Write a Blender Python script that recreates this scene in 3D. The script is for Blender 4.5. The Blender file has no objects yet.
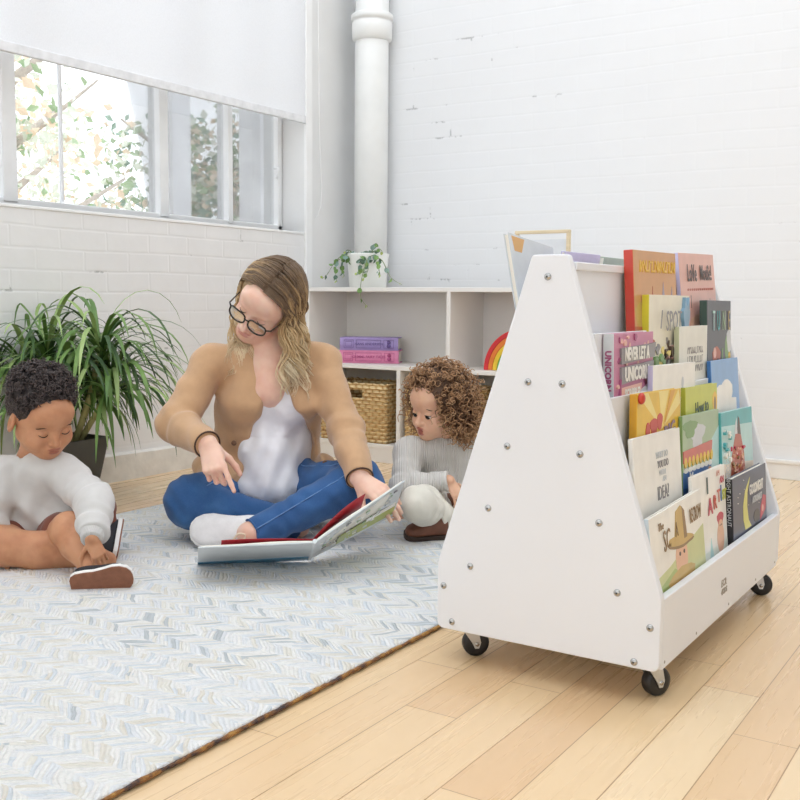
import bpy, math, random
import numpy as np
from mathutils import Vector, Matrix, Euler, noise
PI = math.pi
R = math.radians
rnd = random.Random(7)
scene = bpy.context.scene
COL = scene.collection

# ------------------------------------------------------------------ camera
EYE = np.array([0.0, 0.0, 0.715])
FPX, PITCH, ROLL, YAW = 1016.3, 0.0988, 0.0091, 0.5718
cy_, sy_ = math.cos(YAW), math.sin(YAW)
cp_, sp_ = math.cos(PITCH), math.sin(PITCH)
cr_, sr_ = math.cos(ROLL), math.sin(ROLL)
RIGHT = np.array([cy_, sy_, 0.0]); FWD = np.array([-sy_, cy_, 0.0]); UPW = np.array([0, 0, 1.0])
_up0 = FWD*sp_ + UPW*cp_
VIEW = FWD*cp_ - UPW*sp_
IMX = RIGHT*cr_ + _up0*sr_
IMY = -RIGHT*sr_ + _up0*cr_
cam_d = bpy.data.cameras.new('camera'); cam = bpy.data.objects.new('camera', cam_d); COL.objects.link(cam)
cam_d.sensor_width = 36; cam_d.sensor_fit = 'HORIZONTAL'; cam_d.lens = FPX/800*36
cam_d.clip_start = .05; cam_d.clip_end = 200
M = Matrix([list(IMX)+[0], list(IMY)+[0], list(-VIEW)+[0], [0, 0, 0, 1]])
Rm = Matrix(((IMX[0], IMY[0], -VIEW[0], 0), (IMX[1], IMY[1], -VIEW[1], 0), (IMX[2], IMY[2], -VIEW[2], .715), (0, 0, 0, 1)))
cam.matrix_world = Rm
scene.camera = cam

def at(px, py, d):
    """room point seen in that direction from the photographer's spot, d metres ahead along the floor"""
    x2 = (px-400)/FPX; y2 = -(py-400)/FPX
    D = VIEW + IMX*x2 + IMY*y2
    return EYE + D*(d/float(D@FWD))

def fr(r, f, z):
    """room point from metres right / ahead / up of the photographer's spot on the floor"""
    return RIGHT*r + FWD*f + UPW*z

# ------------------------------------------------------------------ materials
MATS = {}
def srgb(c):
    if isinstance(c, str):
        c = [int(c[i:i+2], 16)/255 for i in (0, 2, 4)]
    return tuple(((v/12.92) if v <= .04045 else ((v+.055)/1.055)**2.4) for v in c)

class NT:
    def __init__(s, name):
        s.m = bpy.data.materials.new(name); s.m.use_nodes = True
        s.t = s.m.node_tree; s.N = s.t.nodes; s.L = s.t.links
        s.b = s.N['Principled BSDF']; s.out = s.N['Material Output']
    def n(s, typ, **kw):
        nd = s.N.new(typ)
        for k, v in kw.items():
            if k in nd.inputs: nd.inputs[k].default_value = v
            else: setattr(nd, k, v)
        return nd
    def l(s, a, b): s.L.new(a, b)
    def coord(s, which='Object', scale=(1, 1, 1), rot=(0, 0, 0)):
        c = s.n('ShaderNodeTexCoord'); mp = s.n('ShaderNodeMapping')
        mp.inputs['Scale'].default_value = scale; mp.inputs['Rotation'].default_value = rot
        s.l(c.outputs[which], mp.inputs['Vector']); return mp.outputs['Vector']
    def math(s, op, a, b=None, c=None):
        nd = s.n('ShaderNodeMath', operation=op)
        for i, v in enumerate((a, b, c)):
            if v is None: continue
            if isinstance(v, (int, float)): nd.inputs[i].default_value = v
            else: s.l(v, nd.inputs[i])
        return nd.outputs[0]
    def ramp(s, fac, stops, interp='LINEAR'):
        r = s.n('ShaderNodeValToRGB'); r.color_ramp.interpolation = interp
        e = r.color_ramp.elements
        while len(e) < len(stops): e.new(.5)
        for i, (p, c) in enumerate(stops):
            e[i].position = p; e[i].color = (*c, 1) if len(c) == 3 else c
        s.l(fac, r.inputs['Fac']); return r.outputs['Color']
    def mix(s, fac, a, b, mode='MIX'):
        nd = s.n('ShaderNodeMix', data_type='RGBA', blend_type=mode)
        for i, v in ((0, fac), (6, a), (7, b)):
            if isinstance(v, (int, float)): nd.inputs[i].default_value = v
            elif isinstance(v, tuple): nd.inputs[i].default_value = (*v, 1) if len(v) == 3 else v
            else: s.l(v, nd.inputs[i])
        return nd.outputs[2]
    def bump(s, h, strength=.3, dist=.01):
        nd = s.n('ShaderNodeBump', Strength=strength, Distance=dist); s.l(h, nd.inputs['Height']); s.l(nd.outputs[0], s.b.inputs['Normal'])
    def noise(s, vec, scale, detail=3, rough=.5):
        nd = s.n('ShaderNodeTexNoise', Scale=scale, Detail=detail, Roughness=rough); s.l(vec, nd.inputs['Vector']); return nd.outputs['Fac']

def mat(name, col, rough=.5, var=.08, scale=25, bump=0, bscale=None, metal=0, sss=0, coat=0, sheen=0, spec=None, stretch=(1, 1, 1)):
    if name in MATS: return MATS[name]
    t = NT(name); c = srgb(col)
    v = t.coord('Object', stretch)
    f = t.noise(v, scale)
    lo = tuple(x*(1-var) for x in c); hi = tuple(min(1, x*(1+var)) for x in c)
    t.l(t.ramp(f, [(.3, lo), (.7, hi)]), t.b.inputs['Base Color'])
    t.b.inputs['Roughness'].default_value = rough; t.b.inputs['Metallic'].default_value = metal
    if spec is not None: t.b.inputs['Specular IOR Level'].default_value = spec
    if sss:
        t.b.inputs['Subsurface Weight'].default_value = sss; t.b.inputs['Subsurface Radius'].default_value = (.012, .005, .003); t.b.inputs['Subsurface Scale'].default_value = 1
    if coat: t.b.inputs['Coat Weight'].default_value = coat
    if sheen: t.b.inputs['Sheen Weight'].default_value = sheen
    if bump:
        t.bump(t.noise(v, bscale or scale*4, 2), bump, .004)
    MATS[name] = t.m
    return t.m

# ------------------------------------------------------------------ mesh collecting
class MB:
    def __init__(s): s.v = []; s.f = []; s.mi = []; s.sm = []
    def add(s, vs, fs, mi=0, smooth=False):
        o = len(s.v); s.v += [tuple(map(float, p)) for p in vs]
        for f in fs: s.f.append(tuple(i+o for i in f)); s.mi.append(mi); s.sm.append(smooth)
        return s
    def box(s, lo, hi, mi=0, mtx=None):
        (a, b, c), (d, e, g) = lo, hi
        vs = [(a, b, c), (d, b, c), (d, e, c), (a, e, c), (a, b, g), (d, b, g), (d, e, g), (a, e, g)]
        if mtx is not None: vs = [mtx @ Vector(p) for p in vs]
        return s.add(vs, [(0, 3, 2, 1), (4, 5, 6, 7), (0, 1, 5, 4), (1, 2, 6, 5), (2, 3, 7, 6), (3, 0, 4, 7)], mi)
    def prism(s, poly, axis, a, b, mi=0, mtx=None):
        """polygon (2D) extruded along axis from a to b; axis 'x': poly is (y,z); 'y': (x,z); 'z': (x,y)"""
        def P(p, h):
            q = {'x': (h, p[0], p[1]), 'y': (p[0], h, p[1]), 'z': (p[0], p[1], h)}[axis]
            return mtx @ Vector(q) if mtx is not None else q
        n = len(poly)
        area = sum(poly[i][0]*poly[(i+1) % n][1]-poly[(i+1) % n][0]*poly[i][1] for i in range(n))
        if area < 0: poly = poly[::-1]
        vs = [P(p, a) for p in poly]+[P(p, b) for p in poly]
        flip = (axis == 'y') ^ (a > b)
        fs = [tuple(range(n))[::-1], tuple(range(n, 2*n))]+[(i, (i+1) % n, n+(i+1) % n, n+i) for i in range(n)]
        if flip: fs = [f[::-1] for f in fs]
        return s.add(vs, fs, mi)
    def tube(s, pts, rad, n=8, mi=0, caps=True, smooth=True, flat=1.0):
        pts = [Vector(p) for p in pts]; N = len(pts)
        if not hasattr(rad, '__len__'): rad = [rad]*N
        vs = []; up = None
        for i, p in enumerate(pts):
            t = (pts[min(i+1, N-1)]-pts[max(i-1, 0)])
            t = t.normalized() if t.length > 1e-9 else Vector((0, 0, 1))
            if up is None:
                up = Vector((0, 0, 1)) if abs(t.z) < .9 else Vector((1, 0, 0))
            x = up.cross(t)
            if x.length < 1e-6: x = t.orthogonal()
            x.normalize(); y = t.cross(x); up = y
            for k in range(n):
                a = 2*PI*k/n
                vs.append(p+(x*math.cos(a)+y*math.sin(a)*flat)*rad[i])
        fs = []
        for i in range(N-1):
            for k in range(n):
                fs.append((i*n+k, i*n+(k+1) % n, (i+1)*n+(k+1) % n, (i+1)*n+k))
        if caps: fs += [tuple(range(n))[::-1], tuple(range((N-1)*n, N*n))]
        return s.add(vs, fs, mi, smooth)
    def cyl(s, a, b, ra, rb=None, n=24, mi=0, smooth=True):
        return s.tube([a, b], [ra, ra if rb is None else rb], n, mi, True, smooth)
    def lathe(s, prof, c=(0, 0, 0), n=32, mi=0, mtx=None, smooth=True, sq=1):
        vs = []; m = len(prof)
        for (r, z) in prof:
            for k in range(n):
                a = 2*PI*k/n; p = Vector((c[0]+r*math.cos(a), c[1]+r*math.sin(a)*sq, c[2]+z))
                vs.append(mtx @ p if mtx is not None else p)
        fs = [(i*n+k, i*n+(k+1) % n, (i+1)*n+(k+1) % n, (i+1)*n+k) for i in range(m-1) for k in range(n)]
        if prof[0][0] > 1e-6: fs.append(tuple(range(n))[::-1])
        if prof[-1][0] > 1e-6: fs.append(tuple(range((m-1)*n, m*n)))
        return s.add(vs, fs, mi, smooth)
    def ball(s, c, r, n=12, m=8, mi=0, mtx=None):
        r = (r, r, r) if not hasattr(r, '__len__') else r
        prof = [(max(1e-7, math.sin(PI*i/m)), -math.cos(PI*i/m)) for i in range(m+1)]
        vs = []
        for (q, z) in prof:
            for k in range(n):
                a = 2*PI*k/n; p = Vector((q*math.cos(a)*r[0], q*math.sin(a)*r[1], z*r[2]))
                if mtx is not None: p = mtx @ p
                vs.append(p+Vector(c))
        return s.add(vs, [(i*n+k, i*n+(k+1) % n, (i+1)*n+(k+1) % n, (i+1)*n+k) for i in range(m) for k in range(n)], mi, True)
    def mesh(s, name, mats, origin=(0, 0, 0)):
        me = bpy.data.meshes.new(name); o = Vector(origin)
        me.from_pydata([tuple(Vector(p)-o) for p in s.v], [], s.f); me.validate(); 
        for m in (mats if isinstance(mats, (list, tuple)) else [mats]): me.materials.append(m)
        if len(me.polygons) == len(s.mi):
            me.polygons.foreach_set('material_index', s.mi); me.polygons.foreach_set('use_smooth', s.sm)
        me.update(); return me
    def build(s, name, mats, parent=None, origin=None, bevel=0, seg=2):
        if origin is None: origin = parent['_o'] if (parent is not None and '_o' in parent) else (0, 0, 0)
        ob = bpy.data.objects.new(name, s.mesh(name, mats, origin)); COL.objects.link(ob)
        if parent is not None: ob.parent = parent; ob['_o'] = tuple(origin)
        if bevel:
            b = ob.modifiers.new('bevel', 'BEVEL'); b.width = bevel; b.segments = seg; b.limit_method = 'ANGLE'; b.angle_limit = R(40)
        return ob

def tag(o, label=None, cat=None, group=None, kind=None):
    for k, v in (('label', label), ('category', cat), ('group', group), ('kind', kind)):
        if v: o[k] = v
    return o
def thing(name, label, cat, loc=(0, 0, 0), group=None, mtx=None):
    o = bpy.data.objects.new(name, None); COL.objects.link(o); o.empty_display_size = .05
    if mtx is not None: o.matrix_world = mtx; o['_o'] = (0.0, 0.0, 0.0)
    else: o.location = tuple(loc); o['_o'] = tuple(float(x) for x in loc)
    return tag(o, label, cat, group)
def struct(mb, name, m, **kw): return tag(mb.build(name, m, **kw), kind='structure')

def text_mb(mb, body, mtx, size, mi=0, depth=.0004, shear=0, bold=0, align='CENTER', xs=1, space=1):
    """lettering laid in the local xz plane of mtx, facing local -y"""
    cu = bpy.data.curves.new('lettering', 'FONT'); cu.body = body; cu.size = size; cu.extrude = depth; cu.shear = shear
    cu.offset = bold; cu.align_x = align; cu.resolution_u = 2; cu.space_character = space
    ob = bpy.data.objects.new('lettering', cu); COL.objects.link(ob)
    bpy.context.view_layer.update()
    me = bpy.data.meshes.new_from_object(ob.evaluated_get(bpy.context.evaluated_depsgraph_get()))
    T = mtx @ Matrix.Rotation(PI/2, 4, 'X') @ Matrix.Diagonal((xs, 1, 1, 1))
    mb.add([T @ v.co for v in me.vertices], [tuple(p.vertices) for p in me.polygons], mi)
    bpy.data.objects.remove(ob); bpy.data.curves.remove(cu); bpy.data.meshes.remove(me)
WORLD, EXPO, QS, FRONT = 2.22, 0.0, .9, 1.0
SKY = (-3.05,1.3,-.1,3.9)  # bounds of the added ceiling opening
WCOL = (.915,.965,1.025)
# ------------------------------------------------------------------ setting
LW, BW = -3.05, 4.29          # left wall face (x), back wall face (y)
def brick_mat(name, col, flat, bumps, contrast=.03):
    t = NT(name); c = srgb(col)
    co = t.n('ShaderNodeTexCoord'); sep = t.n('ShaderNodeSeparateXYZ'); t.l(co.outputs['Object'], sep.inputs[0])
    cmb = t.n('ShaderNodeCombineXYZ'); t.l(sep.outputs['XY'.index(flat) if flat in 'XY' else 0], cmb.inputs[0]); t.l(sep.outputs[2], cmb.inputs[1])
    n1 = t.noise(co.outputs['Object'], 9, 4)
    dis = t.n('ShaderNodeVectorMath', operation='SCALE'); t.l(t.n('ShaderNodeTexNoise', Scale=9, Detail=4).outputs['Color'], dis.inputs[0]); dis.inputs['Scale'].default_value = .03
    ad = t.n('ShaderNodeVectorMath', operation='ADD'); t.l(cmb.outputs[0], ad.inputs[0]); t.l(dis.outputs[0], ad.inputs[1])
    br = t.n('ShaderNodeTexBrick', Scale=1.0); br.offset = .5
    for k, v in (('Mortar Size', .007), ('Mortar Smooth', .9), ('Brick Width', .215), ('Row Height', .075), ('Bias', 0)): br.inputs[k].default_value = v
    t.l(ad.outputs[0], br.inputs['Vector'])
    hole = t.ramp(t.noise(co.outputs['Object'], 5, 5, .7), [(.63, (0, 0, 0)), (.67, (1, 1, 1))])
    hm = t.math('MULTIPLY', hole, br.outputs['Fac'])
    lo = tuple(x*(1-contrast) for x in c)
    base = t.ramp(n1, [(.3, lo), (.75, c)])
    t.l(t.mix(hm, base, tuple(x*.62 for x in c)), t.b.inputs['Base Color'])
    h = t.math('SUBTRACT', t.math('MULTIPLY', n1, .5), t.math('ADD', t.math('MULTIPLY', br.outputs['Fac'], t.math('MULTIPLY', t.noise(co.outputs['Object'], 3.1, 3), .6)), t.math('MULTIPLY', hm, 1.0)))
    t.bump(h, bumps, .012); t.b.inputs['Roughness'].default_value = .55
    return t.m
def floor_mat():
    t = NT('maple_planks')
    v = t.coord('Object', (1, 1, 1), (0, 0, PI/2))
    br = t.n('ShaderNodeTexBrick', Scale=1.0); br.offset = .37; br.offset_frequency = 3; br.squash = 1.35; br.squash_frequency = 2
    for k, x in (('Mortar Size', .0011), ('Mortar Smooth', .2), ('Brick Width', .62), ('Row Height', .103), ('Bias', 0)): br.inputs[k].default_value = x
    br.inputs['Color1'].default_value = (0, 0, 0, 1); br.inputs['Color2'].default_value = (1, 1, 1, 1); br.inputs['Mortar'].default_value = (.5, .5, .5, 1)
    t.l(v, br.inputs['Vector'])
    g = t.noise(t.coord('Object', (34, 1.3, 1)), 1.6, 4, .55)
    blotch = t.noise(t.coord('Object', (5, 1.2, 1)), 1.2, 3)
    tone = t.ramp(br.outputs['Color'], [(0, srgb('d9b184')), (.35, srgb('e3c196')), (.7, srgb('e6c79b')), (1, srgb('ecd2ab'))])
    grain = t.ramp(g, [(.25, srgb('d2a878')), (.6, srgb('ecd0a6'))])
    c1 = t.mix(.12, tone, grain)
    c2 = t.mix(t.math('MULTIPLY', blotch, .22), c1, srgb('f0d9b6'))
    c3 = t.mix(t.math('MULTIPLY', br.outputs['Fac'], .75), c2, srgb('8f6436'))
    t.l(c3, t.b.inputs['Base Color'])
    rr = t.math('ADD', t.math('MULTIPLY', g, .12), .22); t.l(rr, t.b.inputs['Roughness'])
    t.bump(t.math('SUBTRACT', t.math('MULTIPLY', g, .06), br.outputs['Fac']), .12, .002)
    t.b.inputs['Coat Weight'].default_value = .25; t.b.inputs['Coat Roughness'].default_value = .18
    return t.m
M_floor = floor_mat()
M_brickL = brick_mat('painted_brick_left', 'efeeed', 'Y', .22)
M_brickB = brick_mat('painted_brick_back', 'eeeff0', 'X', .10, .012)
M_brickR = brick_mat('painted_brick_right', 'f4f4f3', 'Y', .25, .02)
M_plaster = mat('smooth_plaster', 'efefee', .6, .02, 6, .05, 60)
M_ceiling = mat('ceiling_paint', 'f4f4f3', .7, .02, 4)
M_trim = mat('white_trim_paint', 'f7f7f6', .4, .015, 10)
M_base = mat('rough_base_paint', 'e6e2da', .65, .1, 14, .6, 40)
M_basetrim = mat('baseboard_paint', 'f0eeea', .45, .03, 12)
M_frame = mat('window_frame_paint', 'f2f3f3', .35, .03, 12)

MB_ = MB()
struct(MB().box((-3.4, -4.2, -.05), (3.6, BW+.1, 0)), 'floor', M_floor)
m = MB().box((-3.3, -4.2, 0), (LW, 3.88, 1.03)).box((-3.3, -4.2, 2.72), (LW, 3.88, 3.4))
struct(m, 'wall_left', M_brickL)
struct(MB().box((-3.3, 3.88, 0), (LW, BW, 3.4)), 'wall_left_pier', M_plaster)
struct(MB().box((-3.3, BW, 0), (3.6, BW+.15, 3.4)), 'wall_back', M_brickB)
SKX0, SKX1, SKY0, SKY1 = SKY
struct(MB().box((-3.3, -4.2, 3.4), (3.6, SKY0, 3.5)).box((-3.3, SKY1, 3.4), (3.6, BW, 3.5)).box((-3.3, SKY0, 3.4), (SKX0, SKY1, 3.5)).box((SKX1, SKY0, 3.4), (3.6, SKY1, 3.5)), 'ceiling', M_ceiling)  # unseen ceiling, its opening added to let daylight fall in
struct(MB().box((-3.3, -4.35, 0), (3.75, -4.2, FRONT)), 'wall_front_unseen', M_plaster)  # unseen wall added and kept low, its open top lets daylight in
struct(MB().box((3.6, -4.2, 0), (3.75, BW+.15, 3.4)), 'wall_right_unseen', M_brickR)  # unseen wall added to block light from the right
struct(MB().box((LW, 3.876, 0), (LW+.016, 3.925, 3.4)), 'trim_1', M_trim, bevel=.004)
# rough ledge at the foot of the left wall, baseboard on the back wall
m = MB(); N = 90
vs = []
for i in range(N+1):
    y = -4.2+(3.876+4.2)*i/N
    w = .018+.006*noise.noise((y*3, 0, 0)); zt = .098+.006*noise.noise((y*2.1, 4, 0)); w2 = .024+.008*noise.noise((y*7, 9, 0))
    vs += [(LW, y, 0), (LW+w2, y, 0), (LW+w, y, zt), (LW, y, zt+.008)]
fs = []
for i in range(N):
    a = i*4
    for k in (1, 2): fs.append((a+k, a+4+k, a+4+k+1, a+k+1))
    fs.append((a, a+4, a+5, a+1))
m.add(vs, fs, 0, False)
struct(m, 'baseboard_left', M_base)
m = MB().box((LW, BW-.014, 0), (3.6, BW, .072)).box((LW, BW-.02, .064), (3.6, BW, .08))
struct(m, 'baseboard_back', M_basetrim, bevel=.003)

# window in its recess behind the left wall face
WX = -3.2
def glass_mat():
    t = NT('window_glass'); t.N.remove(t.b)
    tr = t.n('ShaderNodeBsdfTransparent'); gl = t.n('ShaderNodeBsdfGlossy', Roughness=.03)
    f = t.n('ShaderNodeFresnel', IOR=1.45); mx = t.n('ShaderNodeMixShader')
    no = t.noise(t.coord(), 3); fac = t.math('MULTIPLY', f.outputs[0], t.math('ADD', t.math('MULTIPLY', no, .2), .7))
    t.l(fac, mx.inputs[0]); t.l(tr.outputs[0], mx.inputs[1]); t.l(gl.outputs[0], mx.inputs[2]); t.l(mx.outputs[0], t.out.inputs['Surface'])
    return t.m
M_glass = glass_mat()
WY0, WY1, WZ0, WZ1 = -3.6, 3.874, 1.03, 2.72
win = tag(bpy.data.objects.new('window_1', None), kind='structure'); COL.objects.link(win); win['_o'] = (0., 0., 0.)
m = MB().box((WX-.05, WY0, WZ0), (WX+.02, WY1, WZ0+.035)).box((WX-.05, WY0, WZ1-.05), (WX+.02, WY1, WZ1)).box((WX-.05, WY1-.03, WZ0), (WX+.02, WY1, WZ1)).box((WX-.05, WY0, WZ0), (WX+.02, WY0+.04, WZ1))
for y, w in ((3.10, .05), (3.507, .03), (2.35, .06), (1.55, .05), (.75, .06), (-.05, .05), (-.85, .06), (-1.65, .05), (-2.5, .06)):
    m.box((WX-.046, y-w/2, WZ0+.02), (WX+.024, y+w/2, WZ1-.02))
tag(m.build('window_frame', M_frame, win, bevel=.004))
m = MB().box((WX-.010, 2.588, WZ0+.03), (WX+.006, 2.597, WZ1-.04))
m.build('glazing_bar', M_frame, win)
m = MB().box((WX-.006, WY0+.02, WZ0+.01), (WX-.002, WY1-.02, WZ1-.02)); m.build('window_glass', M_glass, win)
m = MB().box((WX-.05, -4.2, WZ0-.012), (LW+.004, 3.876, WZ0)); m.build('window_sill', M_trim, win, bevel=.003)
m = MB().tube([(WX+.02, 3.815, 1.33), (WX+.045, 3.815, 1.33), (WX+.05, 3.80, 1.28)], .006, 8); m.build('window_latch', M_frame, win)

# roller blind
def blind_mat():
    t = NT('blind_fabric'); t.N.remove(t.b)
    df = t.n('ShaderNodeBsdfDiffuse'); tl = t.n('ShaderNodeBsdfTranslucent'); mx = t.n('ShaderNodeMixShader', Fac=.58)
    v = t.coord('Object', (1, 1, 1)); n = t.noise(v, 220, 2)
    c = t.ramp(n, [(.3, srgb('f6f6f7')), (.7, srgb('fcfcfd'))])
    t.l(c, df.inputs['Color']); t.l(c, tl.inputs['Color'])
    t.l(df.outputs[0], mx.inputs[1]); t.l(tl.outputs[0], mx.inputs[2]); t.l(mx.outputs[0], t.out.inputs['Surface']); return t.m
bl = thing('roller_blind', 'wide white roller blind lowered over the top of the long window', 'blind', (LW+.02, 2.2, 1.54))
M_blind = blind_mat()
MB().box((LW+.010, -3.5, 1.565), (LW+.0125, 3.872, 2.86)).build('blind_fabric', M_blind, bl)
MB().box((LW+.003, -3.5, 1.535), (LW+.019, 3.872, 1.57)).build('bottom_bar', mat('blind_bar', 'e9eaec', .5), bl, bevel=.003)
MB().cyl((LW+.03, -3.5, 2.86), (LW+.03, 3.872, 2.86), .026, n=20).build('roller_tube', M_trim, bl)
pts = [(LW+.022, 3.955, z) for z in np.linspace(2.86, 1.35, 12)]+[(LW+.024, 3.955+.012*math.sin(a)*1.2, 1.33-.03*math.sin(a)) for a in np.linspace(.2, PI, 8)]
pts = [(LW+.022, 3.958, 2.86), (LW+.022, 3.96, 2.0), (LW+.022, 3.972, 1.5), (LW+.022, 3.99, 1.24), (LW+.022, 3.985, 1.17), (LW+.022, 3.96, 1.115), (LW+.022, 3.937, 1.10)]
MB().tube(pts, .0022, 6).build('pull_cord', M_trim, bl)

# drain pipe in the corner
pp = thing('drain_pipe', 'white painted vertical pipe with a flared collar in the corner', 'pipe', (-2.876, 4.19, 0))
MB().cyl((-2.876, 4.19, 0), (-2.876, 4.19, 3.4), .081, n=40).build('pipe_shaft', mat('pipe_paint', 'f3f4f2', .4, .03, 8, .1, 30), pp)
MB().lathe([(.081, 1.955), (.096, 1.965), (.098, 2.04), (.092, 2.05), (.102, 2.056), (.102, 2.078), (.094, 2.085), (.081, 2.09)], (-2.876, 4.19, 0), 40).build('pipe_collar', MATS['pipe_paint'], pp)

# ------------------------------------------------------------------ outside the window
def leaf_mat(name, a, b, trans=.3):
    t = NT(name); v = t.coord('Object'); n = t.noise(v, 6, 3)
    c = t.ramp(n, [(.3, srgb(a)), (.7, srgb(b))])
    t.l(c, t.b.inputs['Base Color']); t.b.inputs['Roughness'].default_value = .45
    return t.m
def tree(label, loc, h, rad, mats, seed, nleaf=2600):
    rr = random.Random(seed); root = thing('tree', label, 'tree', loc, 'trees outside the window')
    m = MB(); top = Vector(loc)+Vector((0, 0, h)); base = Vector(loc)
    m.tube([base, base+Vector((.05, .03, h*.3)), base+Vector((0, .1, h*.62)), top-Vector((0, 0, rad*.3))], [.13, .1, .07, .02], 10)
    for k in range(9):
        a = k*2.4; s = base+Vector((0, .05, h*(.35+.05*k)))
        m.tube([s, s+Vector((math.cos(a)*rad*.4, math.sin(a)*rad*.4, rad*.25)), s+Vector((math.cos(a)*rad*.85, math.sin(a)*rad*.85, rad*.55))], [.05, .03, .01], 6)
    m.build('trunk', mat('tree_bark', 'b9ada0', .9, .2, 20, .6), root)
    m = MB(); c0 = base+Vector((0, 0, h*.72))
    cl = [(c0+Vector((rr.gauss(0, .5), rr.gauss(0, .5), rr.gauss(0, .55)))*1.0, rr.uniform(.3, .6)*rad*.6) for _ in range(34)]
    cl = [(c0+(c-c0)*rad*.9, r) for c, r in cl]
    for i in range(nleaf):
        c, r = cl[rr.randrange(len(cl))]
        d = Vector((rr.gauss(0, 1), rr.gauss(0, 1), rr.gauss(0, 1))).normalized()*r*rr.random()**.4
        p = c+d; s = rr.uniform(.05, .1)
        q = Euler((rr.uniform(0, 6), rr.uniform(0, 6), rr.uniform(0, 6))).to_matrix()
        m.add([p+q @ Vector(x)*s for x in ((0, -.5, 0), (.35, 0, .08), (0, .6, 0), (-.35, 0, .08))], [(0, 1, 2, 3)], rr.randrange(len(mats)))
    m.build('crown', mats, root)
ML = [leaf_mat('leaf_green', '7d9a6c', 'a3b98a'), leaf_mat('leaf_washed', 'cfd6c4', 'e2e4d4'), leaf_mat('leaf_amber', 'dfc3a2', 'ead9c2'), leaf_mat('leaf_deep', '6f8f78', '8da894')]  # pale and amber tones have the blown-out daylight put into the colour
tree('green leafy tree outside the right panes of the window', (-6.4, 7.0, -1.2), 4.0, 1.15, [ML[0], ML[3], ML[1], ML[2]], 1, 5200)
tree('sparse tree outside the left panes of the window, leaves coloured as if washed out by daylight', (-6.3, 4.3, -1.2), 4.2, 1.2, [ML[1], ML[1], ML[2], ML[0]], 2, 2300)
tree('amber tinged tree between the two others outside the window', (-9.6, 7.0, -1.2), 4.6, 1.3, [ML[2], ML[1], ML[1]], 3, 2000)
gp = thing('gate_pillar', 'white rendered pillar standing outside nearest the wide window mullion', 'pillar', (-4.7, 4.64, -1.2))
MB().box((-4.8, 4.56, -1.2), (-4.6, 4.72, 2.6)).build('pillar_shaft', mat('white_render', 'eeeef0', .8, .04, 8), gp, bevel=.01)
MB().box((-4.84, 4.52, 2.6), (-4.56, 4.76, 2.68)).build('pillar_cap', MATS['white_render'], gp, bevel=.01)
gp2 = thing('gate_pillar', 'white rendered pillar outside the right end of the window', 'pillar', (-4.7, 5.5, -1.2))
MB().box((-4.8, 5.38, -1.2), (-4.6, 5.62, 2.6)).build('pillar_shaft', MATS['white_render'], gp2, bevel=.01)
MB().box((-4.84, 5.34, 2.6), (-4.56, 5.66, 2.68)).build('pillar_cap', MATS['white_render'], gp2, bevel=.01)
struct(MB().box((-14, -8, -1.25), (-3.4, 16, -1.2)), 'ground', mat('yard_paving', 'd8d6d0', .9, .1, 3))
# ------------------------------------------------------------------ mobile book display
BX, BY, BL = -.776, 1.701, .905
HB, ZB, ZS, ZT, TA = .2264, .0653, .199, .798, .0355
M_lam = mat("white_laminate", "eceef2", .38, .02, 3, .03, 80)
M_lame = mat('laminate_edge', 'e6e0d4', .45, .03, 20)
M_steel = mat('bolt_steel', 'b8b8b6', .25, .08, 60, metal=1)
M_wheel = mat('black_rubber', '1c1b1c', .4, .2, 40)
M_fork = mat('caster_fork_steel', 'c9cacb', .3, .05, 40, metal=.8)
disp = thing('book_display', 'white double-sided mobile book display full of picture books on casters', 'book display', (BX, BY, 0))
def rounded(poly, rads, n=6):
    out = []
    N = len(poly)
    for i, p in enumerate(poly):
        r = rads[i]
        p = Vector(p); a = (Vector(poly[i-1])-p).normalized(); b = (Vector(poly[(i+1) % N])-p).normalized()
        if r <= 0: out.append(tuple(p)); continue
        ang = a.angle(b); t = r/math.tan(ang/2); c = p+(a+b).normalized()*(r/math.sin(ang/2))
        s = p+a*t; e = p+b*t
        a0 = math.atan2(s.y-c.y, s.x-c.x); a1 = math.atan2(e.y-c.y, e.x-c.x); d = (a1-a0+PI) % (2*PI)-PI
        out += [(c.x+r*math.cos(a0+d*k/n), c.y+r*math.sin(a0+d*k/n)) for k in range(n+1)]
    return out
prof = rounded([(-HB, ZB), (HB, ZB), (HB, ZS), (TA, ZT), (-TA, ZT), (-HB, ZS)], [.014, .014, .02, .008, .008, .02])
BOLTS = [(-.003, .758), (.03, .565), (.068, .44), (.108, .319), (.146, .197), (-.038, .565), (-.078, .442), (-.116, .319), (-.153, .2), (-.212, .152), (-.192, .082), (.208, .144), (.181, .077)]
for k, y in enumerate((BY, BY+BL-.018)):
    sp = MB().prism([(BX+a, b) for a, b in prof], 'y', y, y+.018).build('side_panel', M_lam, disp, bevel=.0025)
    for (u, z) in BOLTS:
        s = -1 if k == 0 else 1; yy = y if k == 0 else y+.018
        b = MB().lathe([(.0001, .0042), (.0035, .004), (.0052, .0028), (.0068, .0008), (.0072, -.002)][::-1], n=16, mtx=Matrix.Translation((BX+u, yy, z)) @ Matrix.Rotation(PI/2 if s < 0 else -PI/2, 4, 'X'))
        b.lathe([(.0022, .0042), (.0020, .0046), (.0001, .0030)], n=6, mi=1, mtx=Matrix.Translation((BX+u, yy, z)) @ Matrix.Rotation(PI/2 if s < 0 else -PI/2, 4, 'X'))
        b.build('bolt', [M_steel, mat('bolt_socket', '4a4a48', .5)], sp)
Y0, Y1 = BY+.018, BY+BL-.018
LIPZ = [.195, .25, .39, .543, .657]; LIPU = [.225, .185, .153, .117, .083]
FLZ = [.165, .222, .362, .513, .627]
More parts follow.
